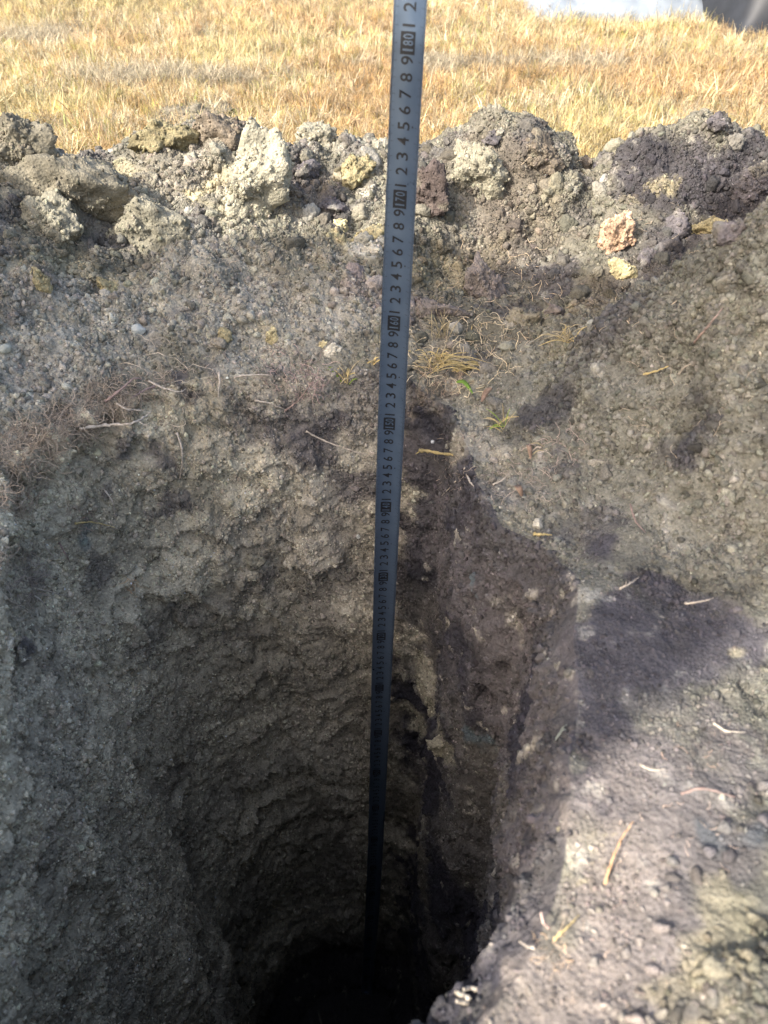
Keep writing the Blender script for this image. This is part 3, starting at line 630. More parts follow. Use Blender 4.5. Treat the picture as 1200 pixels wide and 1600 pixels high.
clod(556, 268, 58, 44, .9, YELLOW * .7, 'yellow brown clod with flat face left of the tape', (0, -.5, .2), .7, sink=0)
clod(575, 300, 44, 24, .9, GREY, 'pale flat clod below the yellow brown one left of the tape', (0, .1, .2), .7, sub=4)
clod(534, 355, 24, 26, .9, YELLOW * 1.3, 'small bright yellow clod left of the tape below the dark hollow', box=.3, sub=4, sink=0)
clod(578, 368, 52, 26, .9, YELLOW * 1.1, 'bright yellow clod touching the left side of the tape', (0, -.2, 0), .3, sub=4, sink=0)
clod(585, 392, 36, 26, .9, GREY * 1.3, 'whitish clod below the bright yellow one beside the tape', box=.4, sub=4)
clod(500, 222, 56, 40, .9, OLIVE, 'dull green clod standing on the crest left of the tape', (0, .1, 0), .35, sink=0)
clod(478, 270, 50, 40, .9, PURPLE * 1.3, 'dark clod among the broken humus left of the tape', box=.4, sub=4)
clod(450, 300, 44, 36, .9, BROWN, 'brown clod low in the broken humus beside the tall upright clod', box=.4, sub=4)
clod(520, 318, 48, 26, .9, PURPLE * 1.2, 'flat dark clod above the small yellow one', (0, .1, .3), .5, sub=4)
clod(740, 270, 90, 110, .8, OLIVE, 'large crumbly clod at the upper left shoulder of the right heap', (.2, -.15, .2), .35, sink=.35)
clod(845, 245, 90, 60, .9, BROWN * .8, 'dark lumpy clod on the right shoulder of the middle heap', (.1, .4, .1), .4)
clod(770, 216, 34, 20, 1, PURPLE, 'small purple clod on the very top of the middle heap', box=.3, sub=4, sink=0)
clod(752, 458, 62, 92, .9, PINK * .85, 'upright block of purple soil with a shaded right side below the middle heap', (.05, 0, .35), .8, sink=-.05)
clod(680, 485, 90, 26, .9, PINK * .8, 'flat pinkish slab with dark underside right of the tape', (0, .03, .1), .7, sub=4, sink=0)
clod(961, 368, 66, 82, .8, ORANGE, 'orange sandy clod between the two right heaps', (.15, .05, .3), .6, sink=.05)
clod(968, 425, 40, 36, .8, YELLOW * 1.1, 'yellow crumbly clod directly under the orange one', box=.4, sub=4)
clod(1117, 199, 30, 30, 1, PURPLE, 'dark round clod balanced on the crest of the far right heap', box=.1, sub=4, sink=-.5)
clod(1103, 362, 52, 52, .9, YELLOW * .7, 'round olive yellow clod at the foot of the far right heap', box=.25, sink=0)
clod(1058, 358, 42, 38, .9, PURPLE * 1.25, 'round dark clod left of the olive yellow one', box=.25, sub=4, sink=0)
clod(1150, 366, 50, 40, .9, PURPLE * 1.4, 'purple grey clod right of the olive yellow one', box=.2, sub=4, sink=0)
clod(1012, 405, 40, 40, .9, PURPLE, 'dark clod right of the yellow one in the trough', box=.3, sub=4)
clod(1180, 290, 70, 90, .7, PURPLE, 'steep dark clod at the right edge on the far right heap', box=.4, sink=.3)
clod(940, 262, 30, 34, .9, PURPLE_D * 1.3, 'dark clod in the gap between the heaps against the grass', box=.2, sub=4, sink=-.1)
clod(918, 258, 18, 26, .9, BROWN, 'little brown clod left of the dark one in the gap', box=.2, sub=4, sink=-.1)
clod(868, 492, 38, 24, .9, PINK * .8, 'purple pyramid shaped clod above the straw', box=.2, sub=4, sink=0)
clod(818, 500, 52, 34, .9, OLIVE_D, 'dark olive clod left of the pyramid shaped one', box=.2, sub=4, sink=0)
clod(708, 515, 21, 21, 1, GREY, 'small smooth round grey clod beside the tape above the straw', box=0, sub=4, rough=.2, sink=-.2, crumb=False)
clod(352, 528, 26, 22, .9, YELLOW * .8, 'yellowish clod in the grey crumbs above the left rim', box=.3, sub=4, sink=0)
clod(521, 549, 30, 24, .9, GREY * 1.9, 'whitish clod just left of the tape above the rim', box=.35, sub=4, sink=0)
clod(425, 528, 18, 30, .9, YELLOW * .9, 'slender yellowish clod above the middle of the rim', box=.3, sub=4, sink=0)
clod(505, 540, 16, 16, .9, YELLOW, 'small yellow clod left of the whitish one', box=.2, sub=3, sink=0)
clod(838, 822, 24, 16, .9, GREY * 1.2, 'pale rounded clod on the right wall of the pit', box=.3, sub=4, rough=.3, sink=0, crumb=False)
clod(395, 880, 40, 32, .5, OLIVE * 1.15, 'knobbly olive clod stuck to the far wall of the pit', box=.3, sub=4, sink=.1)
clod(265, 945, 16, 16, .8, GREY, 'small round clod stuck low on the left wall of the pit', box=0, sub=3, rough=.3, crumb=False, sink=0)
clod(690, 1165, 46, 52, .5, OLIVE * 1.1, 'olive clod low on the far wall, right of the tape', box=.3, sub=4, sink=.15)

def stone(px, py, w, h, colr, label, rough_=.5):
    loc, nor = hit(px, py); mp = mpp(loc)
    me = ico('pebble', 4, lambda v: (v * (1 + .28 * fbm(v, 1.2, 3, int(px)))[:, None]) * np.array((w, (w + h) / 2, h)) * mp / 2, None)
    m, nt, b = mat('pebble_stone'); nz_ = N(nt, 'ShaderNodeTexNoise'); nz_.inputs['Scale'].default_value = 600; g = N(nt, 'ShaderNodeNewGeometry'); nt.links.new(g.outputs['Position'], nz_.inputs['Vector'])
    cr = N(nt, 'ShaderNodeMix', data_type='RGBA'); cr.inputs[6].default_value = (*[c * .7 for c in colr], 1); cr.inputs[7].default_value = (*[min(1, c * 1.2) for c in colr], 1)
    nt.links.new(nz_.outputs[0], cr.inputs[0]); nt.links.new(cr.outputs[2], b.inputs['Base Color']); b.inputs['Roughness'].default_value = rough_
    me.materials.append(m); o = bpy.data.objects.new('pebble', me); o.location = loc + nor * h * mp * .12; link(o); tag(o, label, 'pebble'); return o
stone(215, 517, 22, 17, (.36, .37, .34), 'smooth whitish pebble on the grey crumbs of the left heap')
stone(6, 545, 20, 16, (.34, .34, .28), 'pale pebble at the left edge on the heap')
stone(153, 708, 13, 9, (.5, .46, .3), 'tiny cream pebble in the humus under the left turf lip')
stone(58, 747, 12, 11, (.28, .26, .24), 'dull grey pebble in the hollow under the left turf lip')
stone(648, 1, 1, 1, (.3, .3, .3), 'x') if False else None
stone(560, 880 - 42, 7, 7, (.5, .5, .46), 'tiny white pebble in the far wall left of the tape')
stone(676, 690, 6, 6, (.6, .6, .6), 'tiny white pebble on the scraped purple wall above the twig')

# ------------------------------------------------------------------ roots, twigs, straw
def smooth_path(pts, n):
    P_ = [pts[0]] + list(pts) + [pts[-1]]; out = []
    seg = len(pts) - 1
    for i in range(n + 1):
        u = i / n * seg; k = min(int(u), seg - 1); t = u - k; p0, p1, p2, p3 = P_[k], P_[k + 1], P_[k + 2], P_[k + 3]
        out.append(.5 * ((2 * p1) + (p2 - p0) * t + (2 * p0 - 5 * p1 + 4 * p2 - p3) * t * t + (3 * p1 - p0 - 3 * p2 + p3) * t * t * t))
    return out
def tube(path, r0, r1, sides=6, wob_=0.0):
    vs, fs = [], []; n_ = len(path)
    for i, c in enumerate(path):
        d = (path[min(i + 1, n_ - 1)] - path[max(i - 1, 0)]).normalized(); a = d.cross(Vector((.3, .2, 1))).normalized(); b_ = d.cross(a)
        r = (r0 + (r1 - r0) * i / (n_ - 1)) * (1 + .25 * math.sin(i * 1.7 + r0 * 9e4) * (1 if wob_ else 0))
        for k in range(sides):
            an = 2 * math.pi * k / sides; vs.append(c + (a * math.cos(an) + b_ * math.sin(an)) * r)
    for i in range(n_ - 1):
        for k in range(sides): fs.append((i * sides + k, i * sides + (k + 1) % sides, (i + 1) * sides + (k + 1) % sides, (i + 1) * sides + k))
    fs.append(tuple(range(sides))[::-1]); fs.append(tuple((n_ - 1) * sides + k for k in range(sides)))
    return vs, fs
def root(px_pts, wpx, label, m=None, branches=(), lifts=None, cat='root', name='root', tip=.35):
    pts = []
    for i, (x, y) in enumerate(px_pts):
        loc, nor = hit(x, y); mp = mpp(loc); l = (.003 + .003 * math.sin(math.pi * i / max(1, len(px_pts) - 1))) if lifts is None else lifts[i]
        pts.append(loc + (CAM - loc).normalized() * (l + .0025))
    org = pts[0].copy(); mp = mpp(org); pts = [q - org for q in pts]
    n_ = 8 * (len(pts) - 1); pa = smooth_path(pts, n_)
    jt = [Vector(rng.normal(0, wpx * mp * .1, 3)) for _ in pa]; pa = [a + j for a, j in zip(pa, jt)]
    v, f = tube(pa, wpx * mp * .58, wpx * mp / 2 * tip, 6, 1)
    for (k, dx, dz, ln, wf) in branches:
        s0 = pa[int(k * n_)]; d = Vector((dx, -.25, dz)).normalized() * ln
        bp = smooth_path([s0, s0 + d * .5 + Vector((0, 0, -.1 * ln)), s0 + d], 8); bv, bf = tube(bp, wpx * mp / 2 * wf, wpx * mp / 2 * wf * .4, 5)
        o_ = len(v); v += bv; f += [tuple(i + o_ for i in q) for q in bf]
    o = mesh_obj(name, v, f, m or M_ROOT, None); o.location = org; tag(o, label, cat); return o
root([(125, 670), (170, 664), (205, 662), (228, 650), (236, 642)], 5, 'long pale root curving out to the right below the left turf lip', branches=((.6, 1, -.4, .01, .5),), lifts=[.004, .02, .028, .03, .03])
root([(165, 628), (185, 612), (208, 593), (222, 592)], 4.5, 'pink brown root arching up over the left turf lip', M_ROOTR, lifts=[.003, .012, .016, .012])
root([(232, 595), (255, 606), (278, 612), (290, 608)], 3.5, 'thin root running right from the top of the arch', lifts=[.004, .01, .012, .008])
root([(242, 603), (222, 612), (205, 622)], 3.5, 'short root forking down from the arch', M_ROOTR, lifts=[.006, .014, .02])
root([(182, 630), (200, 640), (218, 640), (232, 647)], 2.6, 'fine root hanging across the purple humus under the arch', lifts=[.004, .012, .018, .014], branches=((.5, 1, .2, .012, .7),))
root([(276, 676), (284, 700), (285, 725), (280, 750)], 4, 'root hanging straight down the left wall over purple soil', lifts=[.002, .006, .008, .004])
root([(342, 582), (343, 600), (341, 622)], 4, 'short whitish knobbly root hanging at the rim', lifts=[.004, .006, .006])
root([(365, 590), (390, 586), (420, 586)], 4, 'pale root lying flat along the rim left of centre', lifts=[.003, .004, .003])
root([(398, 626), (420, 630), (446, 640)], 2.8, 'thin root under the rim pointing right')
root([(445, 642), (468, 624), (486, 598)], 2.6, 'reddish thin root climbing to the rim', M_ROOTR)
root([(478, 674), (510, 690), (550, 704), (588, 715)], 2.8, 'long thin straight root reaching the left side of the tape', lifts=[.003, .01, .014, .006])
root([(118, 818), (145, 816), (180, 824)], 3, 'yellowish root bridging the blue hollow on the left wall', M_STRAW, lifts=[.002, .01, .003])
root([(162, 764), (176, 785), (180, 812)], 2.8, 'thin bent root above the yellowish bridge root', lifts=[.003, .01, .004])
root([(92, 848), (102, 865), (110, 880)], 3, 'short orange brown root on the left wall', M_ROOTR)
root([(70, 852), (80, 866), (92, 872)], 2.2, 'faint short root left of the orange brown one')
root([(50, 884), (68, 880), (77, 868)], 2.4, 'pale hooked root near the left edge')
root([(58, 920), (85, 926), (110, 934)], 2.6, 'pale root curving right, upper of two by the lower turf clump', lifts=[.003, .012, .008])
root([(52, 930), (66, 940), (73, 958)], 2.6, 'pale root curving down, lower of two by the lower turf clump', lifts=[.003, .012, .006])
root([(0, 925), (18, 940), (42, 952), (50, 965)], 3.4, 'pink root sloping down from the left edge', lifts=[.004, .01, .012, .006])
root([(78, 1298), (108, 1312), (126, 1338), (128, 1364)], 2.4, 'fine white curled root low on the left wall', lifts=[.002, .012, .012, .002])
root([(655, 703), (675, 706), (708, 711)], 5.5, 'broken pinkish twig sticking out of the purple wall right of the tape', m=M_STRAW, cat='twig', name='twig', lifts=[.02, .012, .002], branches=((.1, -1, -.8, .006, .6),), tip=.7)
root([(727, 732), (733, 750), (740, 760)], 4, 'short pale root on the right wall below the twig')
root([(712, 752), (700, 765), (690, 775)], 2, 'dim thin root on the purple wall')
root([(770, 757), (785, 750), (798, 736)], 2.4, 'thin pale root right of the short one')
root([(985, 788), (992, 812), (1008, 832)], 3, 'reddish twig at the foot of the close right heap', M_ROOTR, cat='twig', name='twig')
root([(968, 920), (982, 913), (998, 902)], 4, 'pale twig lying on the purple slope below the close right heap', cat='twig', name='twig', branches=((.4, -.2, .8, .006, .6),))
root([(1070, 943), (1095, 940), (1115, 934)], 3.6, 'straight pale twig at the lower edge of the olive crumbs', cat='twig', name='twig')
root([(1005, 585), (1030, 578), (1045, 572)], 3.4, 'pale straw bit lying on the close right heap', M_STRAW, cat='twig', name='twig')
root([(1060, 585), (1068, 575), (1080, 568)], 3, 'bent pale twig near the middle of the close right heap', cat='twig', name='twig')
root([(1085, 535), (1110, 505), (1130, 480)], 3.6, 'brown root slanting up the close right heap', M_ROOTR)
root([(835, 780 + 54), (850, 835), (862, 836)], 5, 'flat yellowish splinter on the right wall of the pit', M_STRAW, cat='twig', name='twig')
root([(945, 1382), (958, 1340), (975, 1305), (990, 1283)], 4.5, 'long orange root lying on the sunlit soil at lower right', m=fibre_material('orange_root', (.5, .3, .16)), lifts=[.002, .005, .006, .004])
root([(865, 1468), (885, 1450), (905, 1430)], 4, 'dry stem at the sunlit edge beside the lower right rim', M_STRAW, lifts=[.003, .006, .005])
root([(858, 1450), (848, 1440), (846, 1425)], 5, 'pinkish root poking up at the sunlit edge', m=fibre_material('pink_root', (.5, .36, .3)), lifts=[.0, .01, .016])
root([(835, 1482), (822, 1478), (811, 1470)], 5, 'white root poking out over the dark pit from the sunlit edge', m=M_ROOT, lifts=[.0, .008, .016])
M_WROOT = fibre_material('white_root', (.46, .4, .32))
root([(735, 1562), (722, 1555), (708, 1548)], 8, 'thick whitish root stub over the dark pit at the bottom', m=M_WROOT, lifts=[.0, .004, .01], tip=.8)
root([(745, 1546), (735, 1545), (726, 1546)], 7, 'second whitish root stub just above the thick one', m=M_WROOT, lifts=[.0, .004, .008], tip=.7)
root([(730, 1566), (720, 1566), (713, 1564)], 6, 'shortest whitish root stub just below the thick one', m=M_WROOT, lifts=[.0, .004, .008], tip=.7)
root([(1060, 1165), (1050, 1168), (1010, 1198), (1000, 1196)], 3, 'curled pale root on the sunlit soil at lower right', lifts=[.003, .004, .004, .003]) if False else None
root([(1000, 1195), (1018, 1203), (1040, 1202)], 3.2, 'small pale root on the sunlit soil near its shadow edge', M_WROOT)
root([(1115, 1130), (1135, 1142), (1165, 1144)], 3.2, 'pale curved root on the sunlit soil at the right edge', M_WROOT)
root([(1065, 1240), (1100, 1232), (1150, 1246)], 4, 'brown root half buried in the sunlit soil at the right', M_ROOTR, lifts=[.001, .004, .001])

def blade_leaf(pts, w, m, name, label, cat, curl=.3, parent=None):
    org = pts[0].copy(); pa = smooth_path([q - org for q in pts], 10); vs, fs = [], []; n_ = len(pa)
    for i, c in enumerate(pa):
        d = (pa[min(i + 1, n_ - 1)] - pa[max(i - 1, 0)]).normalized(); s = d.cross(Vector((0, -.5, .8))).normalized(); up = s.cross(d).normalized(); t = i / (n_ - 1)
        ww = w * (math.sin(math.pi * min(1, t * .94 + .06)) ** .7 + .04)
        vs += [c - s * ww + up * ww * curl, c, c + s * ww + up * ww * curl, c - up * .0004]
    for i in range(n_ - 1):
        a = i * 4; fs += [(a, a + 1, a + 5, a + 4), (a + 1, a + 2, a + 6, a + 5), (a + 2, a + 3, a + 7, a + 6), (a + 3, a, a + 4, a + 7)]
    o = mesh_obj(name, vs, fs, m, parent)
    o.location = org if parent is None else org - parent.location
    if parent is None: tag(o, label, cat)
    return o
def sp(px, py, lift):
    loc, nor = hit(px, py); return loc + Vector((0, -.25, 1)).normalized() * lift
M_LEAF = fibre_material('green_leaf', (.2, .32, .05), .2, transl=.3, rough=.4); M_BLEAF = fibre_material('brown_leaf', (.24, .16, .11), .3, rough=.7); M_GGRASS = fibre_material('green_grass', (.26, .36, .06), .25, transl=.3)
M_YSTRAW = fibre_material('yellow_straw', (.6, .46, .2), .2, transl=.3); M_DSTRAW = fibre_material('dull_straw', (.4, .33, .2), .3, transl=.2)
blade_leaf([sp(712, 606, .008), sp(724, 611, .012), sp(738, 622, .006)], .0022, M_LEAF, 'leaf', 'bright green pointed leaf lying below the straw at the right rim', 'leaf')
blade_leaf([sp(752, 632, .004), sp(758, 624, .01), sp(767, 615, .008)], .0026, M_BLEAF, 'leaf', 'pinkish brown dry leaf just right of the green one', 'leaf', .5)
blade_leaf([sp(822, 700, .004), sp(824, 710, .01), sp(828, 722, .004)], .0022, M_BLEAF, 'leaf', 'shrivelled brown leaf on the right slope below the green shoots', 'leaf', .6)
blade_leaf([sp(803, 762, .002), sp(808, 772, .008), sp(815, 778, .002)], .0026, M_BLEAF, 'leaf', 'curled red brown leaf lower on the right slope', 'leaf', .7)
def spray(name, label, cat, base, n_, spread, ln, m_list, w, flat=.2, dirs=None):
    org = sp(base[0], base[1], .002); e = tag(empty(name, org), label, cat); mp = mpp(org)
    for k in range(n_):
        an = rng.uniform(*spread); L_ = ln * rng.uniform(.45, 1); d = Vector((math.cos(an), rng.uniform(-.2, .35), math.sin(an) * flat + rng.uniform(0, .12))) * L_
        s0 = org + Vector((rng.normal(0, ln * .12), rng.normal(0, ln * .12), 0))
        blade_leaf([s0, s0 + d * .5 + Vector((0, 0, ln * rng.uniform(.04, .16))), s0 + d + Vector((0, 0, -ln * .04))], w * rng.uniform(.6, 1.3), m_list[k % len(m_list)], 'blade', None, None, .3, e)
    return e
spray('straw_clump', 'clump of yellow dry straw on the rim right of the tape', 'straw', (680, 575), 64, (-.35, 3.4), .05, [M_STRAW, M_DSTRAW, M_STRAW, M_YSTRAW], .0006, .3)
spray('straw_clump', 'bright yellow bent straw blades at the right end of the straw on the rim', 'straw', (712, 580), 9, (-.3, .5), .032, [M_YSTRAW], .0013, .3)
spray('straw_clump', 'few dry stalks standing in the crumbs above the straw on the rim', 'straw', (690, 530), 18, (.6, 2.4), .03, [M_DSTRAW], .0005, 1)
spray('grass_tuft', 'small tuft of green shoots on the right slope below the green leaf', 'grass', (785, 668), 11, (.2, 4.6), .026, [M_GGRASS, M_STRAW, M_DSTRAW], .0006, 1)
spray('grass_tuft', 'tuft of green and yellow blades at the rim left of the tape', 'grass', (537, 600), 14, (.4, 2.5), .026, [M_GGRASS, M_STRAW, M_DSTRAW], .0009, 1)
spray('straw_clump', 'thin dry straw scattered in the trough below the orange clod', 'straw', (890, 535), 26, (-.3, 3.4), .045, [M_STRAW, M_DSTRAW], .0005, .3)
spray('straw_clump', 'few thin stalks hanging from the upright purple block', 'straw', (745, 508), 8, (3.9, 5.4), .03, [M_DSTRAW, M_STRAW], .0005, 1)
spray('straw_clump', 'short orange straw pieces at the left side of the tape', 'straw', (582, 572), 8, (-.3, 3.4), .018, [M_YSTRAW, M_DSTRAW], .0006, .5)
spray('straw_clump', 'shredded fibrous splinters hanging in the corner of the right wall', 'straw', (885, 1145), 6, (4.2, 5.2), .018, [fibre_material('pale_fibre', (.22, .25, .23))], .0006, 1)
spray('straw_clump', 'crossed thin stalks on the right slope beside the shrivelled leaf', 'straw', (850, 705), 7, (0, 6.2), .025, [M_DSTRAW, M_ROOT], .0006, 1)

# fine root hairs in the turf lip
def fibre_proto(k):
    pts = [Vector((0, 0, 0))]
    d = Vector((rng.normal(0, .5), rng.normal(0, .5), 1)).normalized()
    for _ in range(5): d = (d + Vector(rng.normal(0, .45, 3))).normalized(); pts.append(pts[-1] + d * .2)
    v, f = tube(smooth_path(pts, 14), .018, .008, 4)
    me = bpy.data.meshes.new('fibre_shape'); me.from_pydata([tuple(q) for q in v], [], f); me.materials.append(M_FIB)
    return bpy.data.objects.new('fibre_shape', me)
M_FIB = fibre_material('root_fibre', None, .25, True, 0, .8)
fib_protos = [fibre_proto(k) for k in range(8)]
FP, FS, FR, FC = [], [], [], []
for (px, py, r, n_, ln, colr) in [(170, 625, 45, 420, .012, (.25, .2, .15)), (110, 660, 45, 460, .012, (.24, .19, .145)), (40, 705, 50, 520, .013, (.25, .2, .15)), (20, 780, 35, 260, .012, (.25, .195, .145)), (240, 605, 30, 160, .01, (.24, .19, .145)), (15, 870, 30, 110, .011, (.22, .18, .14)),
                                (40, 910, 32, 160, .012, (.22, .18, .15)), (480, 600, 26, 130, .009, (.24, .17, .16)), (115, 810, 25, 70, .008, (.22, .15, .12)), (205, 914, 12, 60, .006, (.4, .22, .1)), (460, 585, 50, 120, .01, (.28, .2, .17)), (380, 580, 60, 100, .01, (.28, .22, .18)),
                                (690, 590, 40, 160, .01, (.3, .22, .15)), (730, 720, 60, 110, .008, (.25, .2, .16)), (820, 760, 60, 130, .009, (.26, .21, .17)), (870, 700, 40, 80, .009, (.26, .2, .17)), (960, 1130, 60, 25, .004, (.25, .22, .2)), (860, 1490, 40, 40, .005, (.45, .32, .2)),
                                (1090, 1180, 70, 30, .004, (.4, .28, .2)), (1050, 1330, 110, 40, .004, (.4, .3, .22)), (980, 1500, 120, 30, .004, (.4, .3, .22)), (900, 400, 200, 160, .01, (.3, .24, .17)), (780, 470, 120, 200, .011, (.35, .27, .18)), (300, 480, 280, 180, .008, (.28, .22, .17)), (180, 980, 180, 160, .007, (.24, .2, .17)),
                                (1060, 620, 140, 90, .01, (.25, .21, .16)), (720, 550, 90, 320, .013, (.4, .33, .22)), (250, 600, 90, 160, .014, (.3, .25, .19)), (90, 690, 80, 260, .014, (.3, .25, .19))]:
    for _ in range(int(n_ * .8)):
        a, rr1 = rng.uniform(0, 6.28), r * math.sqrt(rng.random()); loc, nor = hit(px + rr1 * math.cos(a), py + rr1 * math.sin(a) * .8)
        if loc is None: continue
        FP.append(loc - nor * .001 + nor * rng.uniform(0, .004)); FS.append(ln * rng.uniform(.6, 2.0)); FR.append(rng.uniform(0, 6.28, 3)); FC.append(np.array(colr) * rng.uniform(.8, 2.0))
scatter('root_hairs', FP, FS, FR, FC, fib_protos, ground)
print('details', time.time() - T0)

# ------------------------------------------------------------------ dry grass
def tuft(k, nb_, lie):
    vs, fs = [], []
    for _ in range(nb_):
        a = rng.uniform(0, 6.28); ln = rng.uniform(.45, 1) ** .8; lean = rng.uniform(.2, 1.55) if not lie else rng.uniform(.9, 1.5); w = rng.uniform(.014, .030)
        bx_, by_ = rng.normal(0, .16, 2); d = np.array((math.cos(a), math.sin(a))); s = np.array((-d[1], d[0])); k0 = len(vs); bend = rng.uniform(.1, .9)
        for i in range(4):
            t = i / 3; an = lean * (.3 + bend * t); r = ln * t * math.sin(an); h = ln * t * math.cos(an) + .01
            ww = w * (1 - .8 * t); tw = .3 * math.sin(t * 3 + a)
            for sg in (-1, 1): vs.append((bx_ + d[0] * r + s[0] * ww * sg, by_ + d[1] * r + s[1] * ww * sg, max(h, .03) + tw * ww * sg))
        for i in range(3): fs.append((k0 + 2 * i, k0 + 2 * i + 1, k0 + 2 * i + 3, k0 + 2 * i + 2))
    me = bpy.data.meshes.new('tuft_shape'); me.from_pydata(vs, [], fs); me.materials.append(M_GRASS)
    return bpy.data.objects.new('tuft_shape', me)
up_protos = [tuft(k, 13, False) for k in range(8)]; lie_protos = [tuft(k, 14, True) for k in range(3)]
def field(n_, x0, x1, y0, y1, keepf, smin, smax, protos, name, seed):
    x = rng.uniform(x0, x1, n_); y = rng.uniform(y0, y1, n_); m0 = keepf(x, y); x, y = x[m0], y[m0]
    q = np.stack([x, y, 0 * x], -1); r_ = np.hypot(x - CX, y - CY)
    z = H(x, y) - .002; z = np.where(r_ > 1.5, .012 * fbm(q, 1.2, 2, 99) * np.clip(r_ - 1.5, 0, 1), z)
    u = fbm(q, 2.6, 3, 201); v = fbm(q, 8, 3, 202); k = len(x); t = rng.random(k)
    base = np.tile(np.array((.61, .46, .23)), (k, 1))
    def mixc(m_, c, a=1): base[m_] = base[m_] * (1 - a) + np.array(c) * a
    mixc(t < .2, (.62, .42, .2)); mixc((t > .2) & (t < .42), (.74, .66, .46)); mixc((t > .42) & (t < .52), (.5, .46, .14)); mixc((t > .52) & (t < .58), (.45, .27, .16)); mixc(t > .96, (.3, .38, .08))
    base = base * (1 + .22 * v)[:, None]; g = sstep(.1, .5, u)[:, None]; base = base + (np.array((.66, .56, .26)) - base) * g * .5
    base = base + (np.array((.55, .33, .14)) - base) * sstep(.1, .5, -u)[:, None] * .5
    base *= rng.uniform(.34, 1.3, (k, 1))
    rot = np.stack([rng.normal(0, .18, k), rng.normal(0, .18, k), rng.uniform(0, 6.28, k)], -1)
    s = rng.uniform(smin, smax, k) * (1 + .35 * v)
    return np.stack([x, y, z], -1), s, rot, np.clip(base, .02, .9)
mats_ = [(.3, 2.08, .36, .09), (-.5, 1.93, .26, .09), (-.95, 2.45, .15, .12), (-.95, 1.5, .2, .07)]
def bare(x, y):
    o = np.zeros(len(x)); w = fbm(np.stack([x, y, 0 * x], -1), 9, 2, 205) * .5
    for a, b_, rx, ry in mats_: o = np.maximum(o, 1 - sstep(.6, 1.2, np.hypot((x - a) / rx, (y - b_) / ry) + w))
    return o
def okg(x, y):
    h = H(x, y); w = fbm(np.stack([x, y, 0 * x], -1), 7, 3, 77)
    return (grass_mask_xy(x, y, w) > .4) & (h < .018)
def okf(x, y): return okg(x, y) & ~((np.abs(x - .78) < .33) & (np.abs(y - 3.06) < .33)) & ~((np.abs(x - 1.31) < .3) & (np.abs(y - 2.72) < .22)) & (rng.random(len(x)) > .93 * bare(x, y)) & (np.abs(x) < .35 + y * .75)
A = field(52000, -2.6, 2.6, 1.08, 2.4, okf, .016, .036, up_protos, 'g', 1)
B = field(52000, -4.2, 4.2, 2.4, 5.2, okf, .02, .042, up_protos, 'g', 2)
Cc = field(26000, -7, 7, -5, 12, lambda x, y: okg(x, y) & ~((y > 1.08) & (y < 5.2) & (np.abs(x) < .35 + y * .75)), .04, .09, up_protos, 'g', 3)
gp = [np.concatenate([a, b_, c]) for a, b_, c in zip(A, B, Cc)]
scatter('dry_grass', *gp, up_protos, None, 'short yellow and orange dry grass covering the field behind the pit', 'grass')
D = field(40000, -2.4, 2.4, 1.1, 4, lambda x, y: okg(x, y) & (rng.random(len(x)) < .4 + bare(x, y)), .035, .06, lie_protos, 'g', 4)
Dc = (np.tile(np.array((.42, .37, .27)), (len(D[0]), 1)) * (.4 + .5 * bare(D[0][:, 0], D[0][:, 1]))[:, None] + (.6 - .5 * bare(D[0][:, 0], D[0][:, 1]))[:, None] * D[3]) * rng.uniform(.5, 1.3, (len(D[0]), 1))
scatter('matted_grass', D[0], D[1], D[2], Dc, lie_protos, None, 'grey matted dead grass lying flat between the dry yellow grass', 'grass')

# ------------------------------------------------------------------ pale sheet and dark bundle at the far right
def cloth_lump(name, cx_, cy_, w, d, h, f, m, label, cat, parent=None):
    nx, ny = 90, 60; vs, fs = [], []
    gx_, gy_ = np.meshgrid(np.linspace(-1, 1, nx), np.linspace(-1, 1, ny)); q = np.stack([gx_.ravel() * w, gy_.ravel() * d, 0 * gx_.ravel()], -1)
    z = f(q, gx_.ravel(), gy_.ravel()) * h; ed = fbm(q, 4, 2, 402) * .04
    co = np.stack([cx_ + q[:, 0] * (1 + ed), cy_ + q[:, 1] * (1 + ed), z], -1)
    co = np.concatenate([co, co - np.array((0, 0, .012))]); n0 = nx * ny
    for j in range(ny - 1):
        for i in range(nx - 1):
            a = j * nx + i; fs.append((a, a + 1, a + nx + 1, a + nx)); fs.append((a + n0, a + nx + n0, a + nx + 1 + n0, a + 1 + n0))
    o = mesh_obj(name, co - np.array((cx_, cy_, 0)), fs, m); o.location = (cx_, cy_, 0); tag(o, label, cat); return o
def ridg(q, s, seed): return 1 - np.abs(fbm(q, s, 3, seed)) * 1.6
m, nt, b = mat('pale_plastic'); b.inputs['Base Color'].default_value = (.55, .6, .66, 1); b.inputs['Roughness'].default_value = .35
g = N(nt, 'ShaderNodeNewGeometry'); nz_ = N(nt, 'ShaderNodeTexNoise'); nz_.inputs['Scale'].default_value = 14; nt.links.new(g.outputs['Position'], nz_.inputs['Vector']); nz_.inputs['Detail'].default_value = 6
cr = N(nt, 'ShaderNodeMix', data_type='RGBA'); cr.inputs[6].default_value = (.1, .12, .14, 1); cr.inputs[7].default_value = (.26, .29, .32, 1); nt.links.new(nz_.outputs[0], cr.inputs[0]); nt.links.new(cr.outputs[2], b.inputs['Base Color'])
M_PL = m
cloth_lump('plastic_sheet', .75, 3.06, .31, .36, .17, lambda q, u, v: np.clip((1 - np.abs(u) ** 3) * (1 - np.abs(v) ** 2), 0, 1) ** 1.1 * (.35 + .7 * ridg(q, (3.2, 6, 5), 410) + .14 * ridg(q, (19, 12, 9), 411)) + .02, M_PL, 'crumpled pale blue plastic sheet lying on the far grass at upper right', 'plastic sheet')
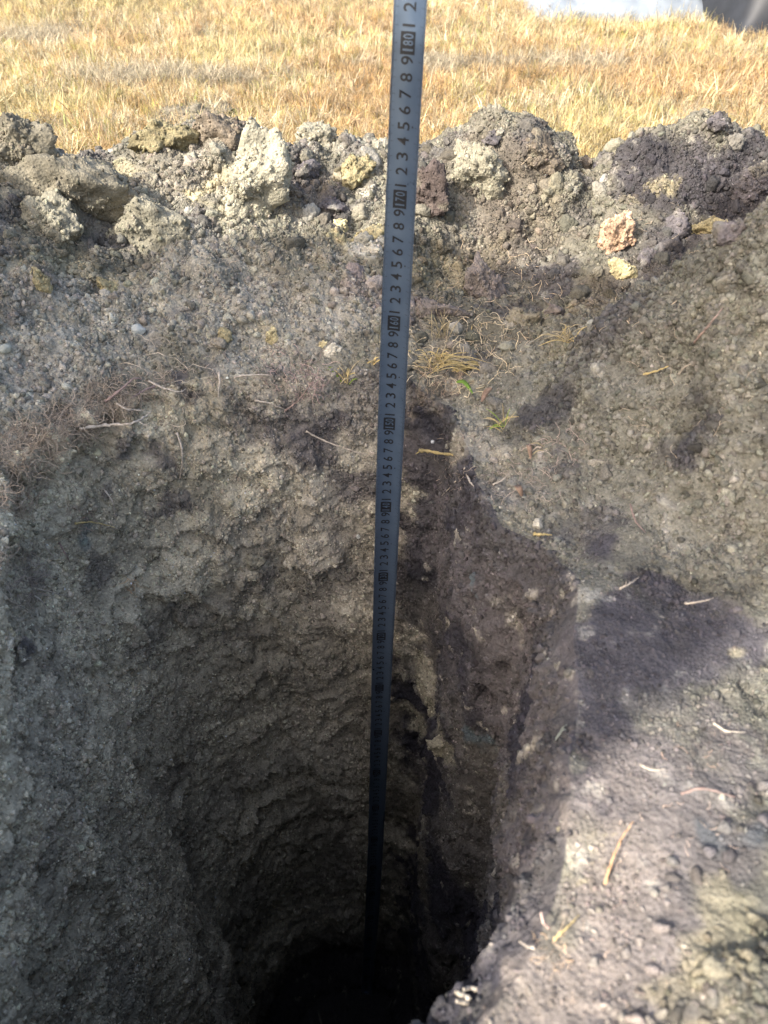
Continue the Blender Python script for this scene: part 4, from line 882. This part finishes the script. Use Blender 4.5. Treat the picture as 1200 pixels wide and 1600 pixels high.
m, nt, b = mat('black_fabric'); b.inputs['Base Color'].default_value = (.015, .017, .022, 1); b.inputs['Roughness'].default_value = .6
g = N(nt, 'ShaderNodeNewGeometry'); nz_ = N(nt, 'ShaderNodeTexNoise'); nz_.inputs['Scale'].default_value = 30; nt.links.new(g.outputs['Position'], nz_.inputs['Vector'])
cr = N(nt, 'ShaderNodeMix', data_type='RGBA'); cr.inputs[6].default_value = (.004, .005, .007, 1); cr.inputs[7].default_value = (.02, .023, .03, 1); nt.links.new(nz_.outputs[0], cr.inputs[0]); nt.links.new(cr.outputs[2], b.inputs['Base Color'])
cloth_lump('fabric_bag', 1.30, 2.70, .33, .24, .4, lambda q, u, v: np.clip((1 - np.abs(u) ** 3) * (1 - np.abs(v) ** 3), 0, 1) ** .8 * (.7 + .35 * ridg(q, (6, 6, 5), 420) + .06 * ridg(q, 30, 421)) + .02, m, 'black crumpled bag lying on the grass in the upper right corner', 'bag')

# ------------------------------------------------------------------ the person whose shadow falls over the pit (stands behind and left of the camera)
def skin(name, verts, edges, radii, m, parent, sub=2):
    me = bpy.data.meshes.new(name); me.from_pydata(verts, edges, []); o = bpy.data.objects.new(name, me); link(o, parent); me.materials.append(m)
    md = o.modifiers.new('skin', 'SKIN')
    for i, r in enumerate(radii): me.skin_vertices[0].data[i].radius = r if isinstance(r, tuple) else (r, r)
    me.skin_vertices[0].data[0].use_root = True; md.use_smooth_shade = True
    s_ = o.modifiers.new('sub', 'SUBSURF'); s_.levels = sub; s_.render_levels = sub
    return o
PS, PP = -1.24, .38                                     # distance along the sunlight and across it
person = tag(empty('person', (.76 * PS - .65 * PP, .65 * PS + .76 * PP, 0)), 'person in dark jacket and trousers standing behind the camera, looking down into the pit', 'person')
person.rotation_euler = (0, 0, math.atan2(.65, .76) - math.pi / 2)
def figure(parts, grow=0.0):
    V_, E_, R_ = [], [], []
    for chain in parts:
        base = chain[0]; prev = None
        if isinstance(base, int): prev = base; chain = chain[1:]
        for q in chain:
            V_.append(q[:3]); r = q[3]; R_.append((r[0] + grow, r[1] + grow) if isinstance(r, tuple) else (r + grow, r + grow))
            if prev is not None: E_.append((prev, len(V_) - 1))
            prev = len(V_) - 1
    return V_, E_, R_
body = [[(0, 0, .95, (.15, .115)), (0, 0, 1.1, (.135, .1)), (0, .0, 1.28, (.165, .115)), (0, -.01, 1.41, (.12, .085)), (.04, .03, 1.49, .058), (.085, .07, 1.56, .072), (.105, .07, 1.64, .09), (.11, .055, 1.71, .07)]]
for s_ in (-1, 1):
    if s_ < 0: arm_ = [(-.175, -.01, 1.40, .068), (-.33, -.02, 1.36, .05), (-.40, .04, 1.12, .036), (-.395, .06, 1.065, (.018, .04))]  # both arms raised so that their shadow fills sunlit gaps
    else: arm_ = [(.175, -.01, 1.41, .068), (.255, .06, 1.50, .05), (.19, .2, 1.63, .036), (.185, .22, 1.67, (.018, .04))]
    body.append([3] + arm_); hx, hy, hz = arm_[-1][0] - .222 * s_, arm_[-1][1] - .085, arm_[-1][2] - .865
    nb0 = sum(len(c) - (1 if isinstance(c[0], int) else 0) for c in body) - 1
    for f_, (dy, ln_) in enumerate([(.03, .075), (.01, .085), (-.01, .08), (-.028, .062)]): body.append([nb0, (.222 * s_ + hx, .095 + dy + hy, .82 + hz, .0095), (.216 * s_ + hx, .10 + dy + hy, .80 - ln_ * .4 + hz, .0088), (.205 * s_ + hx, .10 + dy + hy, .80 - ln_ + hz, .0075)])
    body.append([nb0, (.205 * s_ + hx, .125 + hy, .85 + hz, .0115), (.195 * s_ + hx, .14 + hy, .825 + hz, .0085)])
for s_ in (-1, 1): body.append([0, (.095 * s_, 0, .88, .1), (.11 * s_, .015, .5, .062), (.115 * s_, -.03, .1, .042), (.125 * s_, .1, .045, (.04, .035)), (.13 * s_, .17, .035, .03)])
M_SK = fibre_material('skin_tone', (.42, .26, .18), .06, rough=.5, scale=40); M_JK = fibre_material('dark_jacket', (.03, .035, .05), .3, scale=90); M_TR = fibre_material('dark_trousers', (.045, .04, .038), .3, scale=90); M_HR = fibre_material('dark_hair', (.02, .016, .014), .3)
skin('body', *figure(body), M_SK, person)
jk = [body[0][:4], [3, (-.175, -.01, 1.40, .068), (-.33, -.02, 1.36, .052), (-.40, .035, 1.13, .04)], [3, (.175, -.01, 1.41, .068), (.255, .06, 1.50, .062), (.195, .19, 1.61, .045)]]
skin('jacket', *figure(jk, .022), M_JK, person)
skin('trousers', *figure([[(0, 0, .95, (.15, .115))]] + [[0, (.095 * s_, 0, .88, .1), (.11 * s_, .015, .5, .07), (.115 * s_, -.03, .12, .055)] for s_ in (-1, 1)], .012), M_TR, person)
for s_ in (-1, 1): skin('shoe', [(.115 * s_, -.05, .07), (.122 * s_, .06, .055), (.13 * s_, .18, .042)], [(0, 1), (1, 2)], [.058, (.055, .05), (.045, .038)], M_TR, person)
skin('hair', [(.105, .03, 1.6), (.11, .035, 1.68), (.11, .05, 1.71)], [(0, 1), (1, 2)], [.085, .088, .075], M_HR, person)
hv, hf2 = [], []
for (r, z) in ((.0, 1.81), (.06, 1.808), (.095, 1.78), (.102, 1.715), (.185, 1.70), (.187, 1.695), (.104, 1.705), (.09, 1.71)):
    for k in range(32): a = 2 * math.pi * k / 32; hv.append((.11 + r * math.cos(a), .055 + r * math.sin(a), z))
for i_ in range(7):
    for k in range(32): hf2.append((i_ * 32 + k, i_ * 32 + (k + 1) % 32, (i_ + 1) * 32 + (k + 1) % 32, (i_ + 1) * 32 + k))
mesh_obj('shade_hat', hv, hf2, M_JK, person)  # unseen headwear added so its brim widens the shadow of the head
for s_ in (-1, 1): mesh_obj('eye', [(.105 + .035 * s_ + .011 * a, .158 + .004 * (1 - abs(a)), 1.645 + .006 * b_) for a, b_ in ((-1, 0), (0, 1), (1, 0), (0, -1), (0, 0))], [(0, 4, 1), (1, 4, 2), (2, 4, 3), (3, 4, 0)], M_HR, person)
skin('nose', [(.105, .155, 1.64), (.105, .172, 1.615)], [(0, 1)], [.009, .014], M_SK, person); mesh_obj('mouth', [(.08, .148, 1.578), (.105, .156, 1.582), (.13, .148, 1.578), (.105, .154, 1.572)], [(0, 3, 2, 1)], M_BLEAF, person)

pv, pf2 = [], []
for z, a, b_, ox in ((1.49, .14, .1, .02), (1.47, .24, .14, .0), (1.42, .31, .17, -.03), (1.2, .335, .2, -.06), (1.0, .345, .23, -.06), (.93, .35, .235, -.06), (.93, .34, .225, -.06), (1.3, .30, .17, -.05)):
    for k in range(48): an = 2 * math.pi * k / 48; w_ = 1 + .05 * math.sin(an * 9) * (1.45 - z); pv.append((ox + a * w_ * math.cos(an), b_ * w_ * math.sin(an), z))
for i_ in range(7):
    for k in range(48): pf2.append((i_ * 48 + k, i_ * 48 + (k + 1) % 48, (i_ + 1) * 48 + (k + 1) % 48, (i_ + 1) * 48 + k))
mesh_obj('shade_poncho', pv, pf2, M_JK, person)  # unseen cape added to close a sunlit gap in the cast shadow
